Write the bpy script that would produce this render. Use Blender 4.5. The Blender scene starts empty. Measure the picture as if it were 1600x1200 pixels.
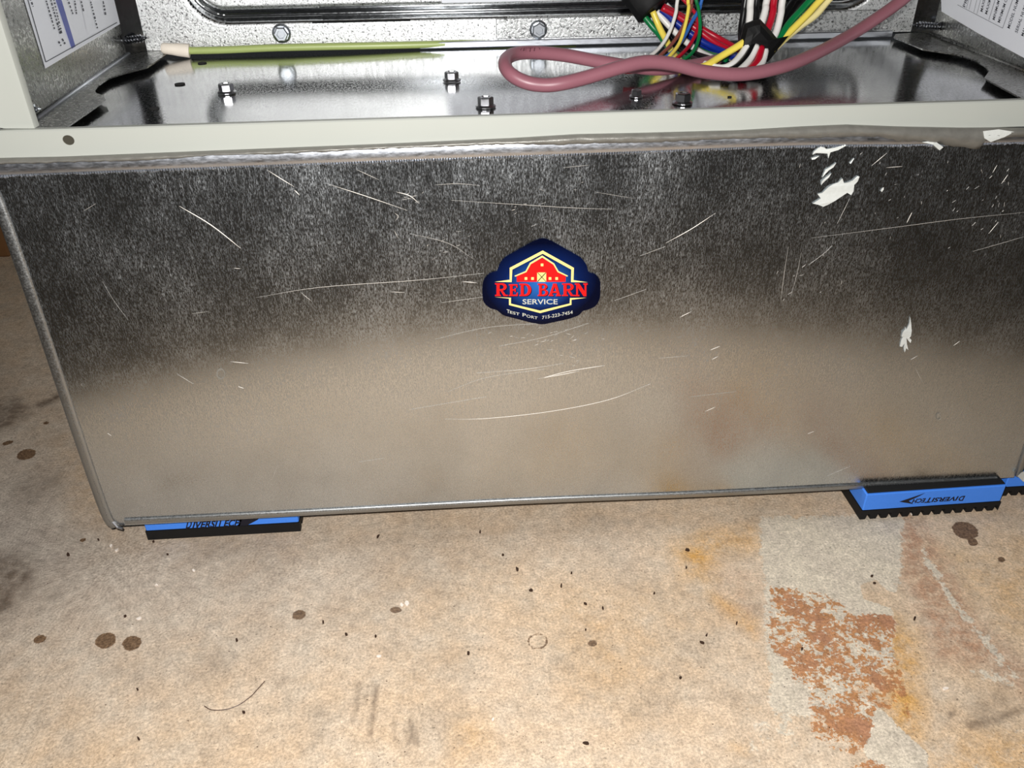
import bpy, math, random
import numpy as np
from mathutils import Vector, Matrix
from mathutils.geometry import tessellate_polygon

random.seed(4)
rng = np.random.RandomState(4)
SC = bpy.context.scene
COL = SC.collection

# ------------------------------------------------------------------ camera
F = 1319.97
CAM = np.array([0.21804, -0.40065, 0.37262])
YAW, PITCH, ROLL = -0.06903, 0.57545, -0.0109


def cam_axes():
    cy, sy = math.cos(YAW), math.sin(YAW)
    fwd = np.array([-sy * math.cos(PITCH), cy * math.cos(PITCH), -math.sin(PITCH)])
    right = np.array([cy, sy, 0.0])
    up = np.cross(right, fwd)
    r2 = right * math.cos(ROLL) + up * math.sin(ROLL)
    u2 = -right * math.sin(ROLL) + up * math.cos(ROLL)
    return r2, u2, fwd


RT, UP, FW = cam_axes()


def at(u, v, x=None, y=None, z=None):
    """measure: the world point seen at a photo pixel on a known plane"""
    d = FW + RT * (u - 800) / F - UP * (v - 600) / F
    ax, val = (0, x) if x is not None else (1, y) if y is not None else (2, z)
    t = (val - CAM[ax]) / d[ax]
    return tuple(CAM + t * d)


def project(P):
    d = np.asarray(P, float) - CAM
    k = d @ FW
    return 800 + F * (d @ RT) / k, 600 - F * (d @ UP) / k


cd = bpy.data.cameras.new('camera')
cam = bpy.data.objects.new('camera', cd)
COL.objects.link(cam)
cd.sensor_fit = 'HORIZONTAL'
cd.sensor_width = 36
cd.lens = F / 1600 * 36
cd.clip_start = 0.01
M = Matrix.Identity(4)
for i in range(3):
    M[i][0], M[i][1], M[i][2], M[i][3] = RT[i], UP[i], -FW[i], CAM[i]
cam.matrix_world = M
SC.camera = cam

# ------------------------------------------------------------------ light
w = bpy.data.worlds.new('world')
SC.world = w
w.use_nodes = True
w.node_tree.nodes['Background'].inputs[0].default_value = (0.9, 0.95, 1.0, 1)
w.node_tree.nodes['Background'].inputs[1].default_value = 0.03

fl = bpy.data.lights.new('phone_flash', 'SPOT')
fl.energy = 13.5
fl.color = (1.0, 0.985, 0.965)
fl.spot_size = math.radians(78)
fl.spot_blend = 0.16
fl.shadow_soft_size = 0.005
flo = bpy.data.objects.new('phone_flash', fl)
COL.objects.link(flo)
Mf = M.copy()
fp = CAM + RT * (-0.012) + UP * 0.016
for i in range(3):
    Mf[i][3] = fp[i]
flo.matrix_world = Mf @ Matrix.Diagonal((1.75, 1.0, 1.0, 1.0))     # wide, low beam

bl = bpy.data.lights.new('ambient_fill', 'POINT')  # weak lamp added as ambient fill, not a fixture of the room
bl.energy = 2.0
bl.color = (1.0, 0.95, 0.9)
bl.shadow_soft_size = 0.06
blo = bpy.data.objects.new('ambient_fill', bl)
blo.location = (-0.5, -0.9, 2.3)
COL.objects.link(blo)

vs = SC.view_settings
vs.view_transform = 'Standard'
vs.look = 'None'
vs.gamma = 1
vs.exposure = 0.0
vs.use_curve_mapping = False


# ------------------------------------------------------------------ materials
def lin(c):
    return tuple(((x / 255) / 12.92 if x / 255 <= 0.04045 else ((x / 255 + 0.02) / 1.02) ** 2.4) for x in c)


class NT:
    def __init__(self, name):
        self.m = bpy.data.materials.new(name)
        self.m.use_nodes = True
        self.t = self.m.node_tree
        self.b = self.t.nodes['Principled BSDF']

    def n(self, kind, **kw):
        nd = self.t.nodes.new(kind)
        for k, v in kw.items():
            setattr(nd, k, v)
        return nd

    def set(self, sock, v):
        if hasattr(v, 'links') or isinstance(v, bpy.types.NodeSocket):
            self.t.links.new(v, sock)
        else:
            sock.default_value = v if not isinstance(v, tuple) or len(v) != 3 or sock.type != 'RGBA' else (*v, 1)

    def p(self, **kw):
        for k, v in kw.items():
            self.set(self.b.inputs[k.replace('_', ' ')], v)

    def coord(self, scale=(1, 1, 1), kind='Object', rot=(0, 0, 0)):
        tc = self.n('ShaderNodeTexCoord')
        mp = self.n('ShaderNodeMapping')
        mp.inputs['Scale'].default_value = scale
        mp.inputs['Rotation'].default_value = rot
        self.t.links.new(tc.outputs[kind], mp.inputs[0])
        return mp.outputs[0]

    def noise(self, scale=(1, 1, 1), s=1.0, detail=3, rough=0.6, dist=0.0):
        nz = self.n('ShaderNodeTexNoise')
        self.t.links.new(self.coord(scale), nz.inputs['Vector'])
        nz.inputs['Scale'].default_value = s
        nz.inputs['Detail'].default_value = detail
        nz.inputs['Roughness'].default_value = rough
        nz.inputs['Distortion'].default_value = dist
        return nz.outputs['Fac']

    def ramp(self, fac, lo, hi, a=0.0, b=1.0):
        mr = self.n('ShaderNodeMapRange')
        mr.clamp = True
        self.set(mr.inputs['Value'], fac)
        mr.inputs['From Min'].default_value = lo
        mr.inputs['From Max'].default_value = hi
        mr.inputs['To Min'].default_value = a
        mr.inputs['To Max'].default_value = b
        return mr.outputs['Result']

    def mix(self, fac, a, b, mode='MIX'):
        mx = self.n('ShaderNodeMix', data_type='RGBA', blend_type=mode)
        self.set(mx.inputs[0], fac)
        self.set(mx.inputs[6], a)
        self.set(mx.inputs[7], b)
        return mx.outputs[2]

    def math(self, op, a, b=0.0):
        m = self.n('ShaderNodeMath', operation=op)
        self.set(m.inputs[0], a)
        self.set(m.inputs[1], b)
        return m.outputs[0]

    def bump(self, h, strength=0.2, dist=0.001):
        bp = self.n('ShaderNodeBump')
        bp.inputs['Strength'].default_value = strength
        bp.inputs['Distance'].default_value = dist
        self.set(bp.inputs['Height'], h)
        self.t.links.new(bp.outputs[0], self.b.inputs['Normal'])


def simple(name, col, rough=0.5, metal=0.0, spec=0.5, var=0.06, nscale=300, bump=0.0):
    k = NT(name)
    nz = k.noise(s=nscale)
    c = lin(col)
    k.p(Base_Color=k.mix(nz, tuple(x * (1 - var) for x in c), tuple(min(1, x * (1 + var)) for x in c)),
        Roughness=rough, Metallic=metal)
    k.b.inputs['Specular IOR Level'].default_value = spec
    if bump:
        k.bump(nz, bump, 0.0005)
    return k.m


def galv(name, base, r_lo, r_hi, scale, n_lo, n_hi, dark=0.75, bump=0.15, bd=0.0004, dust=0.0, fleck=None):
    """zinc coated sheet: flecks of rough and smooth grain"""
    k = NT(name)
    a = k.noise(scale, 1.0, 4, 0.7)
    fl_ = k.ramp(a, n_lo, n_hi)
    big = k.noise((14, 14, 14), 1.0, 3, 0.6)
    r = k.ramp(fl_, 0, 1, r_lo, r_hi)
    c = tuple(base)
    cc = k.mix(k.ramp(big, 0.3, 0.7), tuple(x * dark for x in c), c)
    if fleck:
        g = k.noise(tuple(x * 1.1 for x in scale), 1.0, 3, 0.6, 0.5)
        cc = k.mix(k.ramp(g, 0.34, 0.47, 1, 0), cc, tuple(x * fleck for x in c))
    k.p(Base_Color=cc, Metallic=1.0 - dust, Roughness=r)
    k.bump(a, bump, bd)
    return k.m


GF = None


def face_material():
    """plenum front: smooth zinc with short vertical streaks of rougher grain and a thin grey bloom"""
    k = NT('galvanised_front')
    a = k.noise((1900, 1900, 560), 1.0, 4, 0.72)
    b = k.noise((700, 700, 130), 1.0, 4, 0.7)
    big = k.noise((26, 26, 20), 1.0, 5, 0.65)
    f1 = k.ramp(a, 0.34, 0.70)
    f2 = k.ramp(b, 0.36, 0.7)
    f = k.math('MULTIPLY', f1, k.math('ADD', k.math('MULTIPLY', f2, 0.7), 0.45))
    f = k.math('MULTIPLY', f, k.ramp(big, 0.3, 0.72, 0.62, 1.25))
    base = k.mix(k.ramp(big, 0.3, 0.7), (0.52, 0.55, 0.575), (0.60, 0.63, 0.655))
    k.p(Base_Color=base, Metallic=1.0, Roughness=k.ramp(f, 0, 1, 0.12, 0.62))
    wob = k.noise((9, 9, 7), 1.0, 2, 0.5)
    h = k.math('ADD', k.math('MULTIPLY', a, 0.25), k.math('MULTIPLY', wob, 1.0))
    k.bump(h, 0.12, 0.0006)
    return k.m


M_FACE = face_material()
M_SEAM = galv('galvanised_seam', (0.42, 0.43, 0.43), 0.32, 0.55, (900, 900, 900), 0.35, 0.65)
M_ROLL = galv('galvanised_flange', (0.70, 0.73, 0.79), 0.3, 0.5, (260, 900, 900), 0.3, 0.7, bump=0.1)
M_BACK = galv('galvanised_back', (0.72, 0.73, 0.73), 0.26, 0.5, (800, 800, 800), 0.36, 0.6, dark=0.85, bump=0.6, bd=0.0005, fleck=0.12)
M_PAN = galv('galvanised_pan', (0.56, 0.57, 0.58), 0.09, 0.30, (1100, 330, 1100), 0.42, 0.75, dark=0.8, bump=0.03)
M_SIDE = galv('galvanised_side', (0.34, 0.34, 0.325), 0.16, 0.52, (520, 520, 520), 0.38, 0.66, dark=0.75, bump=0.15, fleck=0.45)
M_SCRATCH = simple('scratched_zinc', (225, 220, 212), 0.6, 0.6)
M_SMEAR = simple('dried_white_sealant', (204, 206, 202), 0.6, 0, 0.4, 0.05, 500, 0.4)
M_SEAL = simple('grey_duct_sealant', (124, 122, 116), 0.38, 0.25, 0.5, 0.3, 160, 0.5)
M_PAINT = simple('cream_grey_paint', (170, 172, 165), 0.42, 0, 0.4, 0.02, 30)
M_HOLE = simple('hole_shade', (22, 21, 19), 0.8)
M_STEEL = simple('zinc_steel', (205, 210, 216), 0.34, 1.0, 0.5, 0.08, 300)
M_STEELD = simple('dark_zinc_steel', (165, 165, 168), 0.3, 1.0, 0.5, 0.1, 300)
M_LABEL = simple('label_paper', (232, 234, 240), 0.4, 0, 0.4, 0.02, 60)
M_INK = simple('label_ink', (52, 54, 66), 0.5)
M_INKB = simple('label_blue', (52, 70, 160), 0.4, var=0.3, nscale=60)
M_INKR = simple('label_rust_red', (150, 66, 40), 0.4, var=0.2, nscale=60)
M_RUBBER = simple('black_rubber', (26, 26, 27), 0.65, 0, 0.3, 0.2, 300, 0.2)
M_FOAM = simple('blue_foam', (76, 140, 240), 0.55, 0, 0.3, 0.05, 700, 0.15)
M_PRINT = simple('black_print', (12, 16, 36), 0.5)
M_CABLE = simple('mauve_jacket', (148, 98, 108), 0.4, 0, 0.5, 0.05, 400)
M_TAPE = simple('black_tape', (12, 12, 13), 0.6, 0, 0.25, 0.2, 200, 0.3)
M_WOOD = simple('brown_wood', (110, 78, 48), 0.7, 0, 0.3, 0.2, 60, 0.2)
M_CRUMB = simple('dark_crumb', (66, 50, 40), 0.8, 0, 0.2, 0.3, 400)
M_CHIP = simple('white_chip', (236, 224, 212), 0.7, 0, 0.3, 0.05, 400)
WIRE = {k: simple('wire_' + k, c, 0.35, 0, 0.5, 0.03) for k, c in {
    'white': (228, 226, 222), 'black': (16, 16, 18), 'red': (176, 18, 44), 'blue': (22, 48, 140),
    'green': (14, 118, 66), 'yellow': (240, 218, 96), 'brown': (136, 78, 66), 'light_blue': (52, 104, 176),
    'cream': (236, 222, 160), 'olive': (172, 186, 118)}.items()}
M_NAVY = None


# ------------------------------------------------------------------ object helpers
ORG = {}


def origin_of(p):
    return ORG.get(p.name, Vector((0, 0, 0))) if p else Vector((0, 0, 0))


def thing(name, label, cat, loc, group=None):
    o = bpy.data.objects.new(name, None)
    COL.objects.link(o)
    o.empty_display_size = 0.02
    o.location = loc
    ORG[o.name] = Vector(loc)
    o['label'] = label
    o['category'] = cat
    if group:
        o['group'] = group
    return o


def tag(o, label=None, cat=None, group=None, kind=None):
    for k, v in (('label', label), ('category', cat), ('group', group), ('kind', kind)):
        if v:
            o[k] = v
    return o


class MB:
    def __init__(self):
        self.v = []
        self.f = []

    def add(self, vs, fs):
        o = len(self.v)
        self.v += [tuple(p) for p in vs]
        self.f += [tuple(i + o for i in f) for f in fs]
        return self

    def box(self, x0, x1, y0, y1, z0, z1):
        vs = [(x, y, z) for z in (z0, z1) for y in (y0, y1) for x in (x0, x1)]
        return self.add(vs, [(0, 2, 3, 1), (4, 5, 7, 6), (0, 1, 5, 4), (2, 6, 7, 3), (0, 4, 6, 2), (1, 3, 7, 5)])

    def bevel_box(self, x0, x1, y0, y1, z0, z1, b):
        """box with chamfered edges along all sides"""
        vs, idx = [], {}
        for sx in (0, 1):
            for sy in (0, 1):
                for sz in (0, 1):
                    X, Y, Z = (x0, x1)[sx], (y0, y1)[sy], (z0, z1)[sz]
                    dx, dy, dz = b * (1 - 2 * sx), b * (1 - 2 * sy), b * (1 - 2 * sz)
                    idx[sx, sy, sz] = len(vs)
                    vs += [(X, Y + dy, Z + dz), (X + dx, Y, Z + dz), (X + dx, Y + dy, Z)]
        I = lambda a, b_, c, k: idx[a, b_, c] + k
        fs = []
        for s in (0, 1):
            fs.append((I(s, 0, 0, 0), I(s, 1, 0, 0), I(s, 1, 1, 0), I(s, 0, 1, 0)))
            fs.append((I(0, s, 0, 1), I(1, s, 0, 1), I(1, s, 1, 1), I(0, s, 1, 1)))
            fs.append((I(0, 0, s, 2), I(1, 0, s, 2), I(1, 1, s, 2), I(0, 1, s, 2)))
        for a in (0, 1):
            for c in (0, 1):
                fs.append((I(a, c, 0, 0), I(a, c, 1, 0), I(a, c, 1, 1), I(a, c, 0, 1)))
                fs.append((I(a, 0, c, 0), I(a, 1, c, 0), I(a, 1, c, 2), I(a, 0, c, 2)))
                fs.append((I(0, a, c, 1), I(1, a, c, 1), I(1, a, c, 2), I(0, a, c, 2)))
        for k, i in idx.items():
            fs.append((i, i + 1, i + 2))
        return self.add(vs, fs)

    def tube(self, pts, r, n=10, flat=None, cap=True):
        """tube along points; r a number or one per point; flat=(axis vector, factor) squashes it"""
        P = [Vector(p) for p in pts]
        m = len(P)
        R = r if hasattr(r, '__len__') else [r] * m
        T = []
        for i in range(m):
            t = P[min(i + 1, m - 1)] - P[max(i - 1, 0)]
            T.append(t.normalized() if t.length > 1e-9 else Vector((0, 0, 1)))
        nrm = Vector((0, 0, 1)) if abs(T[0].z) < 0.9 else Vector((1, 0, 0))
        vs, fs = [], []
        for i in range(m):
            nrm = (nrm - T[i] * nrm.dot(T[i])).normalized()
            b = T[i].cross(nrm)
            for k in range(n):
                a = 2 * math.pi * k / n
                d = nrm * math.cos(a) * R[i] + b * math.sin(a) * R[i]
                if flat:
                    ax = Vector(flat[0]).normalized()
                    d = d - ax * d.dot(ax) * (1 - flat[1])
                vs.append(tuple(P[i] + d))
        for i in range(m - 1):
            for k in range(n):
                a, b_ = i * n + k, i * n + (k + 1) % n
                fs.append((a, b_, b_ + n, a + n))
        if cap:
            fs.append(tuple(range(n - 1, -1, -1)))
            fs.append(tuple((m - 1) * n + k for k in range(n)))
        return self.add(vs, fs)

    def plate(self, outer, top, bottom, holes=()):
        """closed plate: outline(s) as 2-D points, mapped by the functions top and bottom"""
        loops = [list(outer)] + [list(h) for h in holes]
        flat = [p for l in loops for p in l]
        tris = tessellate_polygon([[Vector((p[0], p[1], 0)) for p in l] for l in loops])
        n = len(flat)
        vs = [top(*p) for p in flat] + [bottom(*p) for p in flat]
        fs = [tuple(t) for t in tris] + [tuple(i + n for i in reversed(t)) for t in tris]
        o = 0
        for l in loops:
            k = len(l)
            for i in range(k):
                a, b_ = o + i, o + (i + 1) % k
                fs.append((a, b_, b_ + n, a + n))
            o += k
        return self.add(vs, fs)

    def build(self, name, mat, parent=None, loc=None, smooth=False, angle=None):
        """link as one object; loc = its own origin in the world (default: the parent's)"""
        po = origin_of(parent)
        o0 = Vector(loc) if loc is not None else po
        me = bpy.data.meshes.new(name)
        me.from_pydata([(p[0] - o0.x, p[1] - o0.y, p[2] - o0.z) for p in self.v], [], self.f)
        me.update()
        import bmesh
        bm = bmesh.new()
        bm.from_mesh(me)
        bmesh.ops.recalc_face_normals(bm, faces=bm.faces)
        bm.to_mesh(me)
        bm.free()
        if smooth:
            for p in me.polygons:
                p.use_smooth = True
            if angle:
                me.set_sharp_from_angle(angle=math.radians(angle))
        if mat:
            me.materials.append(mat)
        ob = bpy.data.objects.new(name, me)
        COL.objects.link(ob)
        ob.location = o0 - po
        if parent:
            ob.parent = parent
        ORG[ob.name] = o0
        return ob


def spline(pts, n=8):
    """Catmull-Rom through points of any dimension"""
    P = [np.array(p, float) for p in pts]
    P = [2 * P[0] - P[1]] + P + [2 * P[-1] - P[-2]]
    out = []
    for i in range(1, len(P) - 2):
        a, b, c, d = P[i - 1:i + 3]
        for k in range(n):
            t = k / n
            out.append(0.5 * ((2 * b) + (c - a) * t + (2 * a - 5 * b + 4 * c - d) * t * t + (3 * b - a - 3 * c + d) * t ** 3))
    out.append(P[-2])
    return [tuple(p) for p in out]


def text_tris(s, bold=0.0, shear=0.0, space=1.0):
    """2-D outline triangles of a line of lettering in the built-in font: cap height 1, starts at x = 0; returns pts, faces, width"""
    cu = bpy.data.curves.new('lettering', 'FONT')
    cu.body = s
    cu.size = 1.0
    cu.offset = bold
    cu.shear = shear
    cu.space_character = space
    cu.resolution_u = 3
    ob = bpy.data.objects.new('lettering', cu)
    me = bpy.data.meshes.new_from_object(ob)
    pts = np.array([v.co[:2] for v in me.vertices]) if len(me.vertices) else np.zeros((0, 2))
    fs = [tuple(p.vertices) for p in me.polygons]
    bpy.data.objects.remove(ob)
    bpy.data.curves.remove(cu)
    bpy.data.meshes.remove(me)
    if len(pts):
        x0 = pts[:, 0].min()
        pts[:, 0] -= x0
        pts /= 0.72
    return pts, fs, (pts[:, 0].max() if len(pts) else 0)


# ------------------------------------------------------------------ floor
def seg_dist(px, py, a, b):
    ax, ay = a
    bx, by = b
    dx, dy = bx - ax, by - ay
    t = np.clip(((px - ax) * dx + (py - ay) * dy) / (dx * dx + dy * dy + 1e-9), 0, 1)
    return np.hypot(px - ax - t * dx, py - ay - t * dy)


def poly_mask(px, py, poly, soft):
    """1 inside a polygon, falling to 0 over +-soft"""
    inside = np.zeros(px.shape, bool)
    d = np.full(px.shape, 1e9)
    n = len(poly)
    for i in range(n):
        a, b = poly[i], poly[(i + 1) % n]
        d = np.minimum(d, seg_dist(px, py, a, b))
        c = (a[1] > py) != (b[1] > py)
        with np.errstate(divide='ignore', invalid='ignore'):
            xi = (b[0] - a[0]) * (py - a[1]) / (b[1] - a[1] + 1e-12) + a[0]
        inside ^= c & (px < xi)
    s = np.where(inside, d, -d)
    return np.clip(0.5 + s / (2 * soft), 0, 1)


def floor_material():
    k = NT('worn_concrete')
    A = k.n('ShaderNodeVertexColor', layer_name='wear_a')
    B = k.n('ShaderNodeVertexColor', layer_name='wear_b')
    sa = k.n('ShaderNodeSeparateColor')
    sb = k.n('ShaderNodeSeparateColor')
    k.t.links.new(A.outputs[0], sa.inputs[0])
    k.t.links.new(B.outputs[0], sb.inputs[0])
    rust, paint, pink = sa.outputs[0], sa.outputs[1], sa.outputs[2]
    damp, orange, dirt = sb.outputs[0], sb.outputs[1], sb.outputs[2]
    grey = A.outputs[1]
    big = k.noise((11, 11, 11), 1, 5, 0.62)
    mid = k.noise((45, 45, 45), 1, 5, 0.65)
    fine = k.noise((700, 700, 700), 1, 3, 0.7)
    grit = k.noise((1500, 1500, 1500), 1, 2, 0.6)
    col = k.mix(k.ramp(big, 0.32, 0.68), (0.565, 0.405, 0.26), (0.70, 0.54, 0.39))
    col = k.mix(k.ramp(mid, 0.4, 0.7, 0, 0.7), col, (0.58, 0.49, 0.385))
    col = k.mix(k.ramp(k.noise((28, 28, 28), 1, 6, 0.7), 0.5, 0.68, 0, 0.6), col, (0.40, 0.31, 0.225))
    col = k.mix(grey, col, k.mix(k.ramp(mid, 0.3, 0.7), (0.38, 0.32, 0.27), (0.52, 0.45, 0.375)))
    om = k.math('MULTIPLY', orange, k.ramp(k.noise((60, 60, 60), 1, 7, 0.72), 0.36, 0.62, 0.25, 1.4))
    col = k.mix(om, col, (0.60, 0.33, 0.10))
    pk = k.math('MULTIPLY', pink, k.ramp(k.noise((110, 110, 110), 1, 7, 0.74), 0.38, 0.58, 0.2, 1))
    col = k.mix(pk, col, (0.45, 0.27, 0.17))
    # old paint film, flaked off in patches
    flake = k.noise((230, 230, 230), 1, 8, 0.72, 0.2)
    flake2 = k.noise((48, 48, 48), 1, 6, 0.66, 0.2)
    flake3 = k.noise((480, 480, 480), 1, 4, 0.7)
    fm = k.math('ADD', k.math('ADD', k.math('MULTIPLY', flake, 0.45), k.math('MULTIPLY', flake2, 0.35)), k.math('MULTIPLY', flake3, 0.20))
    pv = k.math('ADD', fm, k.math('MULTIPLY', paint, 0.62))
    pm = k.ramp(pv, 0.80, 0.83)
    rv = k.math('ADD', fm, k.math('MULTIPLY', rust, 0.357))
    rm = k.ramp(rv, 0.84, 0.856, 0, 0.95)
    rustc = k.mix(k.ramp(flake2, 0.35, 0.65), (0.50, 0.225, 0.065), (0.40, 0.185, 0.095))
    col = k.mix(pm, col, k.mix(k.ramp(mid, 0.3, 0.7), (0.68, 0.59, 0.46), (0.56, 0.48, 0.385)))
    col = k.mix(rm, col, rustc)
    # dirt and damp spots
    patch = k.noise((95, 95, 95), 1, 7, 0.72)
    dm = k.math('MULTIPLY', dirt, k.ramp(patch, 0.36, 0.58, 0.4, 1.25))
    dm = k.math('MULTIPLY', dm, k.ramp(fine, 0.3, 0.7, 0.6, 1))
    col = k.mix(dm, col, (0.11, 0.075, 0.05))
    wob = k.math('ADD', damp, k.math('MULTIPLY', k.math('SUBTRACT', flake, 0.5), 0.5))
    wm = k.ramp(wob, 0.12, 0.2)
    col = k.mix(wm, col, k.mix(k.ramp(fine, 0.35, 0.65), (0.14, 0.082, 0.045), (0.21, 0.13, 0.075)))
    # grain
    col = k.mix(1.0, col, k.ramp(k.noise((170, 170, 170), 1, 5, 0.7), 0.32, 0.66, 0.78, 1.16), 'MULTIPLY')
    g = k.ramp(fine, 0.3, 0.7, 0.64, 1.30)
    col = k.mix(1.0, col, g, 'MULTIPLY')
    pits = k.ramp(grit, 0.30, 0.37, 0.72, 1.0)
    col = k.mix(1.0, col, pits, 'MULTIPLY')
    specks = k.ramp(k.noise((330, 330, 330), 1, 3, 0.6), 0.29, 0.33, 0.5, 1.0)
    col = k.mix(1.0, col, specks, 'MULTIPLY')
    k.p(Base_Color=col, Roughness=k.ramp(wm, 0, 1, 0.72, 0.4))
    k.b.inputs['Specular IOR Level'].default_value = 0.3
    k.bump(k.math('ADD', fine, k.math('MULTIPLY', mid, 0.8)), 0.5, 0.0008)
    return k.m


def axis(lo, hi, step, far_lo, far_hi):
    core = list(np.arange(lo, hi + 1e-9, step))
    a, d = [lo], step
    while a[-1] > far_lo:
        d *= 1.5
        a.append(max(far_lo, a[-1] - d))
    b, d = [core[-1]], step
    while b[-1] < far_hi:
        d *= 1.5
        b.append(min(far_hi, b[-1] + d))
    return np.array(a[:0:-1] + core + b[1:])


def make_floor():
    xs = axis(-0.16, 0.62, 0.0014, -2.5, 3.0)
    ys = axis(-0.2, 0.24, 0.0013, -2.5, 3.0)
    nx, ny = len(xs), len(ys)
    X, Y = np.meshgrid(xs, ys)
    co = np.zeros((nx * ny, 3))
    co[:, 0] = X.ravel()
    co[:, 1] = Y.ravel()
    ii = np.arange(nx * ny).reshape(ny, nx)
    q = np.stack([ii[:-1, :-1], ii[:-1, 1:], ii[1:, 1:], ii[1:, :-1]], -1).reshape(-1, 4)
    me = bpy.data.meshes.new('floor')
    me.vertices.add(len(co))
    me.vertices.foreach_set('co', co.ravel())
    me.loops.add(q.size)
    me.loops.foreach_set('vertex_index', q.ravel().astype(np.int32))
    me.polygons.add(len(q))
    me.polygons.foreach_set('loop_start', np.arange(0, q.size, 4, dtype=np.int32))
    me.update(calc_edges=True)
    d = co - CAM
    kk = d @ FW
    ok = kk > 0.12
    kk = np.where(ok, kk, 1)
    u = np.where(ok, 800 + F * (d @ RT) / kk, -9e3)
    v = np.where(ok, 600 - F * (d @ UP) / kk, 9e3)
    Z = np.zeros(len(co))
    # peeled paint and rust patch right of the middle
    rust = poly_mask(u, v, [(1188, 900), (1300, 912), (1345, 945), (1405, 950), (1425, 1060), (1445, 1150), (1425, 1155), (1380, 1120),
                            (1360, 1185), (1300, 1195), (1255, 1150), (1250, 1090), (1215, 1050), (1186, 1010)], 18)
    rust = np.maximum(rust, poly_mask(u, v, [(1320, 1195), (1360, 1180), (1430, 1200), (1440, 1230), (1310, 1230)], 8))
    rust = np.maximum(rust, 0.8 * poly_mask(u, v, [(1316, 870), (1330, 875), (1348, 900), (1335, 902), (1322, 888)], 5))
    rust = np.maximum(rust, 0.7 * poly_mask(u, v, [(1196, 890), (1250, 900), (1240, 915), (1190, 910)], 6))
    rust = np.maximum(rust, 0.55 * poly_mask(u, v, [(1180, 1000), (1230, 1030), (1260, 1090), (1240, 1110), (1200, 1060)], 20))
    paint = poly_mask(u, v, [(1178, 800), (1420, 800), (1415, 880), (1400, 960), (1410, 1040), (1340, 1080), (1330, 1120), (1260, 1130), (1200, 1110),
                             (1190, 1010), (1185, 900)], 20)
    paint = np.maximum(paint * 0.74, poly_mask(u, v, [(1340, 1080), (1380, 1110), (1420, 1150), (1452, 1180), (1440, 1240), (1360, 1190), (1330, 1140)], 14))
    paint = np.maximum(paint, 0.55 * poly_mask(u, v, [(1418, 820), (1450, 850), (1500, 930), (1560, 1000), (1610, 1070), (1580, 1070), (1500, 985), (1440, 890)], 14))
    paint = np.maximum(paint, 0.5 * poly_mask(u, v, [(1480, 1030), (1580, 1040), (1610, 1090), (1560, 1080), (1500, 1060)], 14))
    paint = np.maximum(paint, 0.5 * poly_mask(u, v, [(1190, 1050), (1260, 1080), (1270, 1190), (1190, 1160)], 30))
    paint = np.maximum(paint, 0.40 * poly_mask(u, v, [(1150, 1040), (1260, 1080), (1320, 1190), (1300, 1230), (1150, 1230), (1120, 1120)], 40))
    paint = np.maximum(paint, 0.42 * poly_mask(u, v, [(1520, 1140), (1620, 1080), (1620, 1230), (1500, 1230)], 20))
    paint = np.maximum(paint, 0.42 * poly_mask(u, v, [(970, 1020), (1020, 1030), (1010, 1130), (960, 1120)], 30))
    # the bare filler patch inside the rust
    bare = poly_mask(u, v, [(1345, 915), (1368, 908), (1400, 935), (1406, 948), (1380, 945), (1350, 935)], 4)
    paint *= 1 - bare
    rust *= 1 - bare
    pink = poly_mask(u, v, [(1400, 800), (1430, 800), (1480, 880), (1530, 970), (1620, 1060), (1620, 1100), (1540, 1040), (1460, 1030), (1440, 960), (1400, 880)], 18)
    pink = np.maximum(pink, 0.9 * poly_mask(u, v, [(1450, 985), (1540, 975), (1570, 1030), (1500, 1045), (1465, 1020)], 18))
    pink = np.maximum(pink, 0.45 * poly_mask(u, v, [(1120, 890), (1185, 900), (1185, 990), (1140, 960)], 30))
    orange = 0.75 * poly_mask(u, v, [(1050, 860), (1100, 838), (1172, 830), (1180, 850), (1120, 870), (1115, 905), (1070, 895)], 20)
    orange = np.maximum(orange, 0.6 * poly_mask(u, v, [(1105, 925), (1125, 930), (1180, 970), (1180, 995), (1150, 975)], 12))
    orange = np.maximum(orange, 0.35 * poly_mask(u, v, [(1470, 860), (1640, 850), (1640, 1010), (1560, 990), (1510, 930)], 40))
    orange = np.maximum(orange, 0.95 * poly_mask(u, v, [(1385, 970), (1430, 990), (1440, 1150), (1390, 1130)], 25))
    orange = np.maximum(orange, 0.45 * poly_mask(u, v, [(1430, 1160), (1640, 1130), (1640, 1240), (1450, 1240)], 25))
    orange = np.maximum(orange, 0.32 * poly_mask(u, v, [(710, 1130), (760, 1120), (765, 1180), (700, 1190)], 22))
    orange = np.maximum(orange, 0.25 * poly_mask(u, v, [(780, 900), (900, 905), (1010, 960), (980, 1080), (900, 1040)], 60))
    orange = np.maximum(orange, 0.4 * poly_mask(u, v, [(1135, 1150), (1165, 1160), (1170, 1180), (1140, 1175)], 10))
    orange = np.maximum(orange, 0.25 * poly_mask(u, v, [(100, 700), (155, 730), (180, 830), (120, 800)], 30))
    # dark dirt
    dirt = 0.8 * poly_mask(u, v, [(-30, 860), (50, 870), (55, 910), (20, 960), (-30, 975)], 14)
    dirt = np.maximum(dirt, 0.75 * poly_mask(u, v, [(-40, 625), (30, 618), (50, 645), (20, 668), (-40, 690)], 9))
    dirt = np.maximum(dirt, 0.85 * poly_mask(u, v, [(50, 635), (60, 628), (92, 614), (100, 618), (94, 624), (62, 640)], 4))
    dirt = np.maximum(dirt, 0.4 * poly_mask(u, v, [(10, 760), (60, 735), (100, 735), (95, 765), (40, 790)], 16))
    dirt = np.maximum(dirt, 0.3 * poly_mask(u, v, [(70, 925), (95, 922), (88, 945), (50, 960)], 10))
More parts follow.
